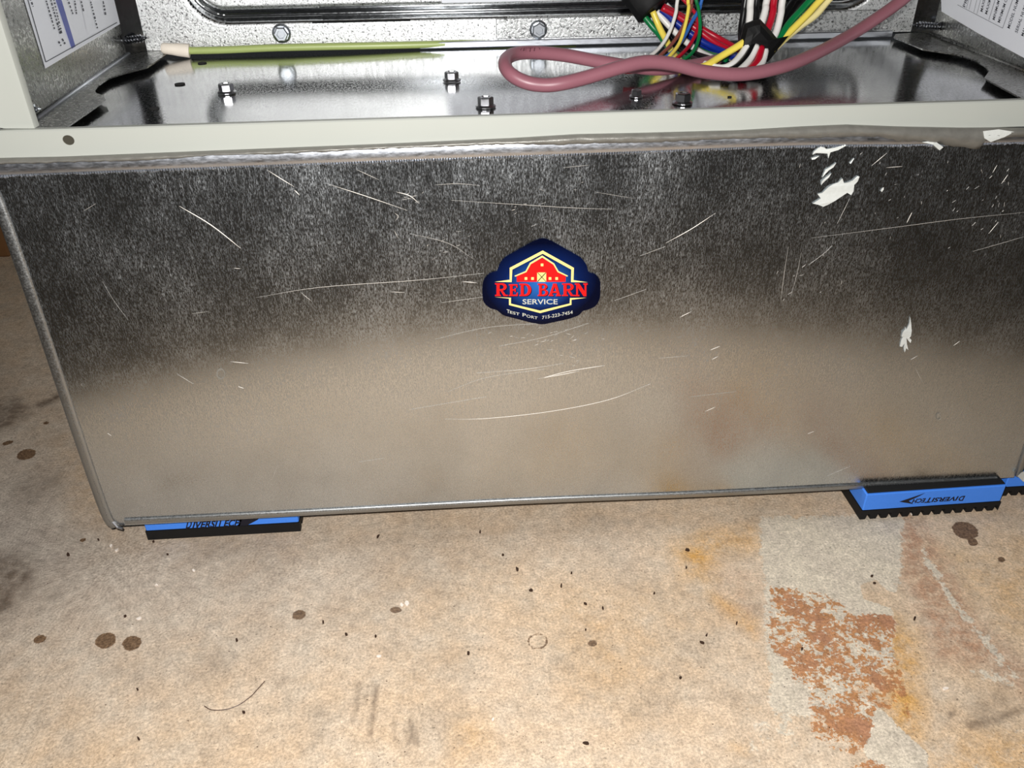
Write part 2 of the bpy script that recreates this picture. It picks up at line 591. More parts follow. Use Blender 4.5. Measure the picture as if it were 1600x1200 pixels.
    dirt = np.maximum(dirt, 0.35 * poly_mask(u, v, [(-60, 480), (-10, 560), (20, 610), (-60, 640)], 30))
    dirt = np.maximum(dirt, 0.8 * poly_mask(u, v, [(1508, 1128), (1560, 1115), (1610, 1098), (1612, 1108), (1560, 1128), (1515, 1142)], 5))
    dirt = np.maximum(dirt, 0.8 * poly_mask(u, v, [(1482, 1112), (1494, 1111), (1490, 1122), (1482, 1120)], 4))
    dirt = np.maximum(dirt, 0.45 * poly_mask(u, v, [(1520, 1100), (1570, 1080), (1580, 1110), (1530, 1125)], 15))
    dirt = np.maximum(dirt, 0.22 * poly_mask(u, v, [(690, 1010), (730, 1005), (745, 1060), (700, 1060)], 25))
    dirt = np.maximum(dirt, 0.25 * poly_mask(u, v, [(560, 860), (640, 830), (700, 900), (600, 910)], 50))
    dirt = np.maximum(dirt, 0.25 * poly_mask(u, v, [(310, 1020), (350, 1010), (350, 1050), (320, 1060)], 15))
    dirt = np.maximum(dirt, 0.25 * poly_mask(u, v, [(335, 740), (390, 835), (440, 835), (420, 900), (340, 880)], 40))
    # rubber scuffs: bundles of thin strokes
    for (x0, y0, x1, y1, s) in ((587, 1072, 580, 1148, .75), (590, 1072, 583, 1130, .6), (563, 1068, 556, 1120, .45), (558, 1070, 552, 1130, .3),
                                (640, 1125, 646, 1160, .6), (632, 1140, 640, 1160, .5), (650, 1145, 652, 1165, .5), (575, 1070, 570, 1100, .3),
                                (615, 1130, 618, 1155, .35)):
        dd = seg_dist(u, v, (x0, y0), (x1, y1))
        dirt = np.maximum(dirt, s * np.clip(1.3 - dd / 4.0, 0, 1))
    damp = Z.copy()
    for (cx, cy, rx, ry, rot, s) in ((165, 1001, 17, 12, -20, 1), (206, 1005, 15, 11, -15, 1), (62, 999, 10, 6, -15, 1), (41, 710, 15, 8, -15, 1), (12, 692, 8, 3, -15, 1),
                                     (467, 961, 12, 9, -10, .55), (1508, 829, 21, 13, 15, 1), (1520, 847, 8, 6, 20, 1), (1565, 874, 6, 4, 20, .8),
                                     (926, 1005, 8, 6, 0, .5), (72, 661, 4, 2, 0, 1), (130, 844, 4, 3, 0, 1), (618, 953, 10, 6, 0, .5)):
        a = math.radians(rot)
        dx, dy = u - cx, v - cy
        p = (dx * math.cos(a) + dy * math.sin(a)) / rx
        r_ = (-dx * math.sin(a) + dy * math.cos(a)) / ry
        damp = np.maximum(damp, s * np.clip(1.16 - np.hypot(p, r_), 0, 1))
    # dried ring
    rr = np.hypot((u - 840) / 16, (v - 1002) / 13)
    damp = np.maximum(damp, 0.25 * np.clip(1 - abs(rr - 0.9) / 0.25, 0, 1))
    grey = np.clip(poly_mask(u, v, [(-2500, -500), (140, 700), (230, 830), (560, 900), (250, 990), (-200, 1080), (-2500, 1400)], 160) * 0.95, 0, 1)
    grey = np.maximum(grey, 0.35 * poly_mask(u, v, [(150, 830), (1000, 800), (1000, 880), (600, 920), (200, 960)], 50))
    grey = np.where(ok, grey, 0.4)
    for nm, chans in (('wear_a', (rust, paint, pink, grey)), ('wear_b', (damp, orange, dirt, Z + 1))):
        at_ = me.color_attributes.new(nm, 'FLOAT_COLOR', 'POINT')
        at_.data.foreach_set('color', np.stack(chans, -1).astype(np.float32).ravel())
    me.materials.append(floor_material())
    o = bpy.data.objects.new('floor', me)
    COL.objects.link(o)
    o['kind'] = 'structure'
    return o


make_floor()

# ------------------------------------------------------------------ plenum (the sheet metal box)
H0, H1 = 0.0225, 0.2490            # underside and top of the box
XL, XR = 0.0015, 0.5735            # left and right side
plenum = thing('plenum', 'long galvanised sheet metal duct box with a company sticker, standing on blue pads', 'duct box', (0.285, 0.3, H0))


def fp_(u, v, dy=0.0):
    """point on the front face"""
    return at(u, v, y=-dy)


def panel(outline, y_front, y_back):
    return MB().plate(outline, lambda x, z: (x, y_front, z), lambda x, z: (x, y_back, z))


# front face follows the slightly uneven cut of the sheet
BL = fp_(183, 818)
BR = fp_(1584, 746)
LE = [at(u, v, y=0.0) for u, v in ((176, 822), (160, 797), (110, 652), (61, 505), (6, 347))]
front = panel([(p[0], p[2]) for p in LE[:1]] + [(BR[0], BR[2]), (XR + 0.001, H1), (0.0008, H1)] + [(p[0], p[2]) for p in LE[:0:-1]], 0.0, 0.0012).build('front_panel', M_FACE, plenum)
MB().box(XL, XL + 0.001, 0.0013, 0.60, H0 + .001, H1).build('side_panel', M_SEAM, plenum)
MB().box(XR - 0.001, XR, 0.0013, 0.60, H0 + .001, H1).build('side_panel', M_SEAM, plenum)
MB().box(XL, XR, 0.60, 0.601, H0, H1).build('back_panel', M_SEAM, plenum)
MB().box(XL + .001, XR - .001, 0.0013, 0.60, H0, H0 + 0.001).build('bottom_panel', M_SEAM, plenum)


def strip(path_uv, half, proud, n=4, taper=False):
    """rounded strip lying on the front face: path in face coordinates (x, z), half width, how proud it stands"""
    P = [np.array(p) for p in path_uv]
    vs, fs = [], []
    m = len(P)
    k = n * 2 + 1
    for i in range(m):
        t = P[min(i + 1, m - 1)] - P[max(i - 1, 0)]
        t = t / (np.hypot(*t) + 1e-12)
        nn = np.array([-t[1], t[0]])
        h = half[i] if hasattr(half, '__len__') else half
        for j in range(k):
            a = math.pi * j / (k - 1)
            c = P[i] + nn * h * math.cos(a)
            vs.append((c[0], -proud * math.sin(a) ** 0.7 - 0.00005, c[1]))
    for i in range(m - 1):
        for j in range(k - 1):
            a = i * k + j
            fs.append((a, a + 1, a + k + 1, a + k))
    fs.append(tuple(range(k)))
    fs.append(tuple((m - 1) * k + j for j in range(k)))
    for i in range(m - 1):
        fs.append((i * k, (i + 1) * k, (i + 1) * k + k - 1, i * k + k - 1))
    return MB().add(vs, fs)


def fxz(u, v):
    p = fp_(u, v)
    return (p[0], p[2])


# left corner seam, from the top to the bottom corner
seamL = spline([fxz(-25, 262), fxz(8, 345), fxz(63, 503), fxz(112, 650), fxz(163, 797), fxz(180, 822)], 6)
s = strip(seamL, 0.0029, 0.0014).build('corner_seam', M_SEAM, plenum, smooth=True, angle=60)
# right corner seam
seamR = [fxz(1590, 742), fxz(1606, 694), (XR + 0.0005, 0.12), (XR + 0.0005, H1 - .004)]
strip(seamR, 0.0022, 0.002).build('corner_seam', M_SEAM, plenum, smooth=True, angle=60)
# bottom cleat
cle = spline([fxz(196, 814), fxz(480, 800), fxz(800, 783), fxz(1100, 771), fxz(1340, 759), fxz(1556, 749)], 6)
strip(cle, 0.0023, 0.0014).build('bottom_cleat', M_SEAM, plenum, smooth=True, angle=60)
# little folded tab at the lower left corner
MB().tube([fp_(176, 815, .0005), fp_(184, 824, .0015), fp_(192, 826, .002)], 0.0009, 6).build('corner_tab', M_STEELD, plenum)
# top flange: a rolled edge
topE = [fxz(-40, 261), fxz(200, 252), fxz(400, 245), fxz(700, 234), fxz(1000, 223), fxz(1250, 214), fxz(1450, 212), fxz(1640, 208), fxz(1825, 203)]
topP = spline(topE, 8)
strip(topP, [0.0042] * len(topP), 0.0019).build('top_flange', M_ROLL, plenum, smooth=True, angle=60)


def crimps(path, off, size, step, proud, name, mat, jitter=0.0):
    """row of small crimp marks along a seam; too small to pick apart singly"""
    P = [np.array(p) for p in path]
    mb = MB()
    for i in range(len(P) - 1):
        L = np.hypot(*(P[i + 1] - P[i]))
        t = (P[i + 1] - P[i]) / (L + 1e-12)
        nn = np.array([-t[1], t[0]])
        for j in range(max(1, int(round(L / step)))):
            c = P[i] + t * (j + 0.5) * L / max(1, int(round(L / step)))
            c = c + nn * (off + rng.uniform(-jitter, jitter))
            a, b = t * size[0] / 2, nn * size[1] * rng.uniform(.6, 1.2) / 2
            q = [c - a - b, c + a - b, c + a + b, c - a + b]
            mb.add([(p[0], 0.0, p[1]) for p in q] + [(c[0], -proud, c[1])], [(0, 1, 4), (1, 2, 4), (2, 3, 4), (3, 0, 4), (0, 3, 2, 1)])
    o = mb.build(name, mat, plenum)
    o['kind'] = 'stuff'
    return o


crimps(topP, -0.0045, (0.0008, 0.0019), 0.00125, 0.0012, 'crimp_marks', M_ROLL, 0.0003)
crimps(seamL, -0.0009 + 0.0018, (0.0008, 0.0012), 0.0016, 0.0019, 'crimp_marks', M_STEELD, 0.0002)
crimps(cle, 0.0009, (0.0009, 0.0011), 0.0017, 0.0019, 'crimp_marks', M_STEEL, 0.0002)

# sealant bead between the cabinet rail and the flange
upper = [(-40, 246), (100, 243), (200, 239), (400, 231), (600, 223), (800, 214), (900, 208), (1000, 206), (1150, 202), (1250, 196), (1320, 193), (1400, 196), (1500, 198), (1640, 197), (1830, 192)]
lower = [(-40, 256), (60, 254), (140, 251), (215, 251), (260, 247), (330, 241), (420, 240), (500, 236), (600, 231), (700, 228), (790, 224), (870, 226), (950, 223), (1020, 222),
         (1100, 218), (1180, 215), (1240, 216), (1310, 214), (1370, 213), (1395, 219), (1440, 222), (1480, 226), (1527, 232), (1536, 220), (1552, 221), (1570, 214), (1640, 210), (1830, 205)]
mb = MB()
us = np.arange(-40, 1829, 8)
uu = np.interp(us, [p[0] for p in upper], [p[1] for p in upper])
ll = np.interp(us, [p[0] for p in lower], [p[1] for p in lower]) + rng.uniform(-1, 1, len(us))
rows = 6
vs, fs = [], []
for i, u in enumerate(us):
    for j in range(rows):
        f = j / (rows - 1)
        bulge = 0.0052 * math.sin(math.pi * min(1, f * 0.8 + .2)) ** 0.7 + rng.uniform(-.0004, .0004)
        if f == 1:
            bulge = 0.0012
        p = fp_(u, uu[i] + (ll[i] - uu[i]) * f)
        vs.append((p[0], -bulge, p[2]))
for i in range(len(us) - 1):
    for j in range(rows - 1):
        a = i * rows + j
        fs.append((a, a + 1, a + rows + 1, a + rows))
n0 = len(vs)
vs += [(v[0], 0.0, v[2]) for v in vs]
fs += [tuple(reversed([x + n0 for x in f])) for f in fs]
for i in range(len(us) - 1):
    a = i * rows
    fs.append((a, a + rows, a + rows + n0, a + n0))
    a = i * rows + rows - 1
    fs.append((a, a + n0, a + rows + n0, a + rows))
sb_ = MB().add(vs, fs).build('sealant_bead', M_SEAL, plenum, smooth=True)
tag(sb_, 'wavy grey sealant bead under the cream rail')


def blob(poly, h0, h1, name='sealant_smear', mat=M_SMEAR):
    c = np.mean(poly, 0)
    mb = MB()
    vs = [fp_(p[0], p[1], 0.0001) for p in poly]
    inn = [fp_(*(np.array(p) * .8 + c * .2), h0 + rng.uniform(0, h1)) for p in poly]
    ctr = fp_(c[0], c[1], h0)
    n = len(poly)
    fs = []
    for i in range(n):
        j = (i + 1) % n
        fs += [(i, j, n + j, n + i), (n + i, n + j, 2 * n)]
    tris = tessellate_polygon([[Vector((p[0], p[1], 0)) for p in poly]])
    # concave outlines: a plate with a raised skin
    top = lambda u, v: fp_(u, v, h0 + h1 * random.random())
    bot = lambda u, v: fp_(u, v, 0.00005)
    return MB().plate(poly, top, bot).build(name, mat, plenum)


def zr(pts, ox, oy, sc):
    return [(ox + p[0] / sc, oy + p[1] / sc) for p in pts]


sm = [
    [(250, 380), (330, 310), (390, 325), (410, 345), (520, 325), (650, 285), (660, 300), (560, 355), (460, 385), (435, 460), (425, 400), (330, 395), (270, 395), (240, 415)],
    [(225, 455), (320, 430), (270, 470), (230, 478)],
    [(655, 215), (730, 170), (800, 185), (900, 155), (1000, 180), (1000, 210), (930, 195), (830, 215), (720, 250), (660, 265)],
    [(400, 600), (450, 570), (535, 515), (500, 570), (440, 610), (400, 650), (360, 700), (380, 640)],
    [(350, 750), (400, 700), (475, 645), (440, 700), (370, 765), (345, 795)],
    [(240, 1025), (340, 960), (300, 905), (360, 890), (440, 815), (500, 780), (560, 760), (610, 710), (630, 770), (680, 760), (740, 735), (800, 680), (825, 690), (800, 750), (760, 790),
     (750, 870), (720, 920), (670, 890), (610, 930), (520, 990), (430, 1040), (370, 1065), (310, 1040)],
    [(700, 520), (745, 465), (760, 460), (715, 528)],
    [(1090, 870), (1120, 830), (1130, 845), (1105, 880)],
]
for p in sm:
    blob(zr(p, 1240, 190, 8), 0.0004, 0.0006)
blob(zr([(635, 230), (655, 380), (670, 560), (650, 680), (615, 720), (665, 770), (640, 840), (580, 770), (545, 720), (555, 860), (590, 1005), (540, 960), (505, 1060), (480, 960), (500, 850),
         (440, 930), (390, 920), (420, 770), (460, 700), (425, 690), (460, 580), (510, 520), (520, 460), (545, 520), (610, 380)], 1380, 480, 15), 0.0004, 0.0005)
blob([(1596, 738), (1604, 735), (1606, 755), (1598, 752), (1590, 744)], 0.002, 0.0015)
blob([(1536, 205), (1560, 202), (1585, 206), (1570, 214), (1548, 222), (1538, 216)], 0.0052, 0.0008)
blob([(1440, 222), (1460, 220), (1474, 230), (1468, 235), (1458, 226)], 0.003, 0.001)

# scratches in the front face: thin bright strokes
SCR = [  # pixel strokes: points, width px
    ([(280, 322), (330, 352), (376, 388)], 2.4), ([(418, 266), (440, 280), (460, 292)], 1.8), ([(460, 297), (468, 305)], 2.2),
    ([(514, 288), (570, 306), (637, 329)], 1.6), ([(557, 265), (592, 281)], 1.2), ([(680, 289), (715, 287), (750, 290)], 1.0),
    ([(705, 313), (800, 319), (900, 325), (960, 327)], 1.0), ([(400, 465), (500, 449), (650, 438), (756, 427)], 1.1),
    ([(722, 440), (745, 442)], 1.6), ([(470, 457), (487, 471)], 1.2), ([(690, 473), (755, 464)], 0.9), ([(1040, 380), (1080, 358), (1118, 333)], 1.6),
    ([(640, 365), (700, 380), (740, 405)], 0.9), ([(695, 655), (760, 654), (860, 643), (950, 625), (1016, 600)], 1.4), ([(745, 583), (820, 577), (880, 568)], 1.0),
    ([(850, 590), (890, 580), (945, 571)], 2.0), ([(840, 592), (880, 585), (905, 580)], 1.4), ([(700, 612), (760, 590), (850, 577)], 0.7),
    ([(780, 541), (850, 527), (920, 505)], 0.8), ([(680, 530), (760, 512), (850, 505)], 0.7), ([(640, 640), (760, 620)], 0.6),
    ([(1062, 496), (1080, 487)], 1.4), ([(1110, 547), (1125, 541)], 1.6), ([(1112, 562), (1122, 557)], 1.2), ([(1102, 643), (1118, 636)], 1.3), ([(1262, 678), (1272, 674)], 1.6),
    ([(1268, 372), (1400, 355), (1500, 342), (1600, 332)], 0.9), ([(1308, 350), (1318, 330), (1328, 310)], 1.0), ([(1362, 259), (1386, 239)], 1.3),
    ([(1417, 348), (1425, 332)], 2.4), ([(1545, 365), (1560, 347)], 1.4), ([(1565, 287), (1575, 273)], 1.6), ([(1551, 270), (1558, 258)], 1.4), ([(1377, 298), (1381, 293)], 2.4),
    ([(1385, 262), (1410, 260)], 1.6), ([(1220, 470), (1225, 430), (1232, 385)], 1.0), ([(1235, 465), (1245, 430), (1252, 395)], 0.8), ([(1264, 414), (1290, 394), (1300, 384)], 0.7),
    ([(1520, 393), (1600, 370)], 0.8), ([(1430, 575), (1442, 598)], 0.9), ([(1423, 562), (1434, 556)], 1.0), ([(1490, 540), (1500, 533)], 1.2), ([(1464, 655), (1468, 645), (1469, 655), (1463, 654)], 0.9),
    ([(276, 584), (302, 600)], 1.0), ([(168, 677), (174, 681)], 2.0), ([(372, 604), (381, 607)], 1.6), ([(360, 565), (388, 568)], 1.4),
    ([(425, 750), (435, 722)], 0.7), ([(1290, 745), (1330, 728)], 0.5), ([(1080, 620), (1150, 612)], 0.5), ([(560, 722), (600, 716)], 0.6), ([(1030, 560), (1075, 556)], 0.7),
    ([(620, 300), (640, 306), (655, 318)], 2.0), ([(617, 333), (622, 338), (618, 345)], 1.5), ([(616, 360), (622, 372)], 1.5), ([(610, 456), (632, 457)], 1.2),
    ([(160, 440), (178, 470), (200, 500)], 0.6), ([(130, 330), (150, 318)], 0.9), ([(300, 490), (325, 487)], 0.8), ([(365, 419), (376, 420)], 1.3),
    ([(960, 470), (1010, 452)], 0.7), ([(1000, 400), (1040, 385)], 0.8), ([(880, 262), (920, 258)], 0.8), ([(930, 300), (990, 310)], 0.7)]
mb = MB()


def stroke(mb, pts, wpx):
    P = [np.array(p, float) for p in (spline(pts, 6) if len(pts) > 2 else spline([pts[0], ((pts[0][0] + pts[1][0]) / 2, (pts[0][1] + pts[1][1]) / 2), pts[1]], 4))]
    m = len(P)
    vs, fs = [], []
    for i in range(m):
        t = P[min(i + 1, m - 1)] - P[max(i - 1, 0)]
        t /= np.hypot(*t) + 1e-9
        nn = np.array([-t[1], t[0]])
        h = wpx * 0.5 * (0.35 + 0.65 * math.sin(math.pi * (i + .3) / (m - .4)))
        for q in (P[i] + nn * h, P[i], P[i] - nn * h):
            vs.append(fp_(q[0], q[1], 0.00006))
    for i in range(m):
        vs[i * 3 + 1] = fp_(P[i][0], P[i][1], 0.00014)
    for i in range(m - 1):
        a = i * 3
        fs += [(a, a + 1, a + 4, a + 3), (a + 1, a + 2, a + 5, a + 4)]
    mb.add(vs, fs)


for pts, wd in SCR:
    stroke(mb, pts, wd * 0.62)
# the clouds of tiny nicks
for (cx, cy, sx, sy, n) in ((845, 525, 60, 14, 26), (640, 308, 20, 8, 10), (690, 385, 40, 20, 14), (1400, 300, 160, 60, 22), (860, 320, 60, 40, 14), (1540, 300, 40, 60, 16),
                            (300, 260, 60, 20, 5), (1250, 440, 40, 40, 10), (900, 560, 60, 20, 8)):
    for _ in range(n):
        x, y = rng.normal(cx, sx * .6), rng.normal(cy, sy * .6)
        a = rng.normal(-0.35 if cx < 1200 else -1.0, 0.35)
        L = rng.uniform(2, 9)
        if x < 1595:
            stroke(mb, [(x, y), (x + L * math.cos(a), y + L * math.sin(a))], rng.uniform(.35, .7))
sc_ = mb.build('scratch_marks', M_SCRATCH, plenum)
sc_['kind'] = 'stuff'
# dried water drop marks
for (cx, cy, rx, ry) in ((345, 584, 7, 9), (1466, 650, 4, 6), (129, 601, 3, 2)):
    o_ = [(cx + rx * math.cos(a), cy + ry * math.sin(a)) for a in np.linspace(0, 2 * math.pi, 14, endpoint=False)]
    i_ = [(cx + rx * .72 * math.cos(a) + .4, cy + ry * .66 * math.sin(a)) for a in np.linspace(0, 2 * math.pi, 14, endpoint=False)]
    MB().plate(o_, lambda u, v: fp_(u, v, .00012), lambda u, v: fp_(u, v, .00004), [i_]).build('drop_mark', simple('chalky_mark', (128, 124, 116), .7) if cx == 345 else bpy.data.materials['chalky_mark'], plenum)

# ------------------------------------------------------------------ the sticker
SX, SY, SS = 740, 360, 1600 / 220


def st(p):
    return (SX + p[0] / SS, SY + p[1] / SS)


def sticker_material():
    k = NT('sticker_navy_print')
    tc = k.n('ShaderNodeTexCoord')
    mp = k.n('ShaderNodeMapping')
    mp.inputs['Scale'].default_value = (1 / 0.026, 0.0, 1 / 0.020)
    k.t.links.new(tc.outputs['Object'], mp.inputs[0])
    ln = k.n('ShaderNodeVectorMath', operation='LENGTH')
    k.t.links.new(mp.outputs[0], ln.inputs[0])
    col = k.mix(k.ramp(ln.outputs['Value'], 0.05, 0.75), (0.024, 0.13, 0.44), (0.003, 0.012, 0.075))
    col = k.mix(k.ramp(ln.outputs['Value'], 0.7, 1.15), col, (0.0008, 0.0018, 0.012))
    k.p(Base_Color=col, Roughness=0.22)
    k.b.inputs['Specular IOR Level'].default_value = 0.25
    return k.m


M_NAVY = sticker_material()
M_SRED = simple('sticker_red', (232, 26, 26), 0.35, var=0.03)
M_SCREAM = simple('sticker_cream', (246, 224, 140), 0.35, var=0.02)
M_SPALE = simple('sticker_pale', (196, 196, 184), 0.35, var=0.02)
M_SEDGE = simple('sticker_edge', (10, 14, 46), 0.3, var=0.02)


def arc_out(pts, r=22, n=4):
    """round the corners of an outline"""
    out = []
    m = len(pts)
    for i in range(m):
        p, q, s_ = np.array(pts[i - 1], float), np.array(pts[i], float), np.array(pts[(i + 1) % m], float)
        a, b = p - q, s_ - q
        ra = min(r, np.hypot(*a) * .45, np.hypot(*b) * .45)
        A, B = q + a / np.hypot(*a) * ra, q + b / np.hypot(*b) * ra
        for k in range(n + 1):
            t = k / n
            out.append(tuple((1 - t) ** 2 * A + 2 * t * (1 - t) * q + t * t * B))
    return out


SO = arc_out([(790, 80), (900, 125), (1225, 310), (1290, 400), (1300, 478), (1385, 490), (1442, 570), (1438, 780), (1385, 868), (1290, 905), (1245, 912), (1200, 965), (1090, 1005),
              (780, 1072), (640, 1045), (330, 965), (270, 905), (180, 885), (105, 810), (97, 640), (120, 540), (190, 478), (275, 462), (290, 390), (350, 305), (690, 115)], 45, 4)
TOP = 0.0005
scen = fp_(*st((768, 600)))
sticker = MB().plate([st(p) for p in SO], lambda u, v: fp_(u, v, TOP), lambda u, v: fp_(u, v, 0.0)).build('sticker', M_NAVY, plenum, loc=(scen[0], 0, scen[2]))
tag(sticker, 'navy shield shaped sticker with a red barn')


def prints(name, mat, shapes, h, label=None, polys=None):
    mb = MB()
    for sh in shapes:
        outer, holes = (sh, []) if not isinstance(sh, tuple) else sh
        mb.plate([st(p) for p in outer], lambda u, v: fp_(u, v, TOP + h), lambda u, v: fp_(u, v, TOP), [[st(p) for p in q] for q in holes])
    if polys:
        for pts, faces in polys:
            mb.add([fp_(*st(p), TOP + h) for p in pts], faces)
    o = mb.build(name, mat, sticker)
    if label:
        tag(o, label)
    return o


# hexagon outline: upper and lower halves with the pointed side bars
up_o = [(240, 585), (410, 560), (410, 425), (785, 228), (1140, 425), (1135, 565), (1298, 590), (1107, 588), (1110, 445), (785, 265), (440, 445), (432, 588)]
lo_o = [(240, 757), (425, 765), (424, 832), (755, 912), (1092, 830), (1095, 768), (1282, 765), (1112, 788), (1112, 846), (757, 940), (402, 848), (402, 775)]
prints('hexagon_outline', M_SCREAM, [up_o, lo_o], 0.00008, 'cream hexagon outline')
barn = [(490, 585), (490, 520), (600, 475), (650, 385), (780, 315), (905, 390), (960, 475), (1048, 515), (1045, 585)]
prints('barn', M_SRED, [barn], 0.00008, 'red barn emblem')
prints('barn_roof', M_SCREAM, [[(465, 515), (590, 462), (640, 368), (780, 285), (915, 375), (965, 462), (1072, 515), (1066, 526), (955, 475), (905, 388), (780, 308), (650, 384), (600, 474), (472, 526)]], 0.00016, 'cream barn roof line')
prints('barn_door', M_SCREAM, [[(722, 478), (825, 478), (825, 585), (722, 585)]], 0.00012, 'cream barn door')
prints('door_brace', M_SEDGE, [[(722, 480), (730, 478), (825, 580), (822, 586)], [(818, 478), (826, 482), (730, 586), (722, 580)]], 0.00020)
for cx, cy in ((778, 392), (595, 547), (670, 547), (868, 547), (944, 547)):
    prints('barn_window', M_SCREAM, [[(cx - 15, cy - 15), (cx + 15, cy - 15), (cx + 15, cy + 15), (cx - 15, cy + 15)]], 0.00012)

# RED BARN in slab serif capitals, drawn on a unit box (x 0..1 wide, y 0 top .. 1 bottom)
def arc(cx, cy, rx, ry, a0, a1, n=7):
    return [(cx + rx * math.cos(math.radians(a0 + (a1 - a0) * i / n)), cy + ry * math.sin(math.radians(a0 + (a1 - a0) * i / n))) for i in range(n + 1)]


GL = {
    'R': [([(0, 0), (.55, 0)] + arc(.58, .28, .34, .28, -90, 90) + [(.60, .56), (.84, .90), (1.0, .90), (1.0, 1), (.68, 1), (.42, .57), (.36, .57), (.36, .90), (.46, .90), (.46, 1), (0, 1), (0, .90), (.12, .90), (.12, .10), (0, .10)],
           [[(.36, .12), (.36, .46), (.5, .46)] + arc(.5, .29, .18, .17, 90, -90)[1:]])],
    'E': [[(0, 0), (.92, 0), (.94, .28), (.82, .28), (.76, .12), (.40, .12), (.40, .43), (.62, .43), (.64, .33), (.74, .33), (.74, .66), (.64, .66), (.62, .55), (.40, .55), (.40, .88), (.78, .88),
            (.86, .70), (.98, .70), (.95, 1), (0, 1), (0, .90), (.13, .90), (.13, .10), (0, .10)]],
    'D': [([(0, 0), (.5, 0)] + arc(.5, .5, .5, .5, -90, 90, 12) + [(0, 1), (0, .90), (.12, .90), (.12, .10), (0, .10)],
           [[(.36, .13), (.36, .87), (.46, .87)] + arc(.46, .5, .26, .37, 90, -90, 10)[1:]])],
    'B': [([(0, 0), (.55, 0)] + arc(.56, .235, .34, .235, -90, 80) + arc(.58, .73, .40, .27, -80, 90) + [(0, 1), (0, .90), (.13, .90), (.13, .10), (0, .10)],
           [[(.37, .12), (.37, .42), (.50, .42)] + arc(.50, .27, .16, .15, 90, -90)[1:], [(.37, .54), (.37, .88), (.52, .88)] + arc(.52, .71, .20, .17, 90, -90)[1:]])],
    'A': [([(.36, 0), (.66, 0), (.92, .90), (1.0, .90), (1.0, 1), (.60, 1), (.60, .90), (.70, .90), (.66, .74), (.34, .74), (.29, .90), (.40, .90), (.40, 1), (0, 1), (0, .90), (.08, .90), (.36, .10)],
           [[(.50, .25), (.37, .62), (.63, .62)]])],
    'N': [[(0, 0), (.34, 0), (.76, .62), (.76, .10), (.66, .10), (.66, 0), (1.0, 0), (1.0, .10), (.90, .10), (.90, 1), (.68, 1), (.25, .34), (.25, .90), (.36, .90), (.36, 1), (0, 1), (0, .90), (.11, .90), (.11, .10), (0, .10)]],
}


def word(letters, h_extra):
    shapes = []
    for ch, x0, x1, y0, y1 in letters:
        for g in GL[ch]:
            mp = lambda L: [(x0 + p[0] * (x1 - x0), y0 + p[1] * (y1 - y0)) for p in L]
            shapes.append((mp(g[0]), [mp(h) for h in g[1]]) if isinstance(g, tuple) else mp(g))
    return shapes


LET = [('R', 243, 388, 600, 746), ('E', 400, 506, 612, 746), ('D', 520, 655, 604, 746), ('B', 728, 850, 604, 746), ('A', 848, 992, 604, 746), ('R', 1005, 1150, 602, 746), ('N', 1150, 1296, 602, 748)]
prints('lettering', M_SEDGE, word([(c, a + 8, b + 8, y0 + 7, y1 + 7) for c, a, b, y0, y1 in LET], 0), 0.00006)
prints('lettering', M_SRED, word(LET, 0), 0.00012, 'red serif words')


def text_line(s, x0, x1, y_base, hgt, bold=0.02, drop=None, rot=0.0, caps=None):
    """line of lettering on the sticker: base line, cap height; drop(x) bends the base line"""
    pts, fs, wd = text_tris(s, bold)
    k = (x1 - x0) / wd
    out = []
    for p in pts:
        x = x0 + p[0] * k
        y = y_base - p[1] * hgt + (drop(x) if drop else 0)
        out.append((x, y))
    return out, fs


prints('lettering', M_SPALE, [], 0.0001, 'pale service line', [text_line('SERVICE', 556, 955, 838, 58, 0.012)])
dl = lambda x: (x - 375) * 0.245 - ((x - 375) / 350) ** 2 * 8
dr = lambda x: -(x - 775) * 0.205 - ((x - 1128) / 350) ** 2 * 8
prints('lettering', M_SPALE, [], 0.0001, 'small pale curved line along the lower edge',
       [text_line('T', 376, 412, 934, 40, .008, dl), text_line('EST', 414, 522, 934, 32, .008, dl), text_line('P', 556, 596, 934, 40, .008, dl), text_line('ORT', 600, 728, 934, 32, .008, dl),
        text_line('715-223-7454', 778, 1126, 1018, 38, .008, dr)])

# ------------------------------------------------------------------ furnace cabinet
ZP, ZF = 0.2495, 0.2522            # floor pan, side flanges
CXL, CXR, YB = 0.0059, 0.5584, 0.2176
CT = 0.72
cab = thing('furnace_cabinet', 'open furnace cabinet with cream front rail and bare metal inside, above the metal box', 'furnace', (0.285, 0.12, 0.2495))

# front rail (painted), its screw hole set into it
hole = at(107, 219, y=-0.0015)
rx0, rx1, rz0, rz1 = -0.03, 0.61, 0.2500, 0.2628
ring = [(hole[0] + 0.0026 * math.cos(a), hole[2] + 0.0023 * math.sin(a)) for a in np.linspace(0, 2 * math.pi, 16, endpoint=False)]
rail = MB()
rail.plate([(rx0, rz0), (rx1, rz0), (rx1, rz1 - .0006), (rx0, rz1 - .0006)], lambda x, z: (x, -0.0015, z), lambda x, z: (x, -0.0005, z), [ring])
rail.add([(rx0, -.0015, rz1 - .0006), (rx1, -.0015, rz1 - .0006), (rx1, -.0009, rz1), (rx0, -.0009, rz1), (rx0, .002, rz1), (rx1, .002, rz1), (rx0, .002, rz1 - .001), (rx1, .002, rz1 - .001),
          (rx0, -.0005, rz1 - .001), (rx1, -.0005, rz1 - .001)],
         [(0, 1, 2, 3), (3, 2, 5, 4), (4, 5, 7, 6), (6, 7, 9, 8)])
railo = rail.build('front_rail', M_PAINT, cab)
MB().tube([(hole[0], -.0012, hole[2]), (hole[0], 0.0015, hole[2])], 0.0026, 12).build('screw_hole', simple('hole_metal', (120, 116, 104), .4, .8), railo)
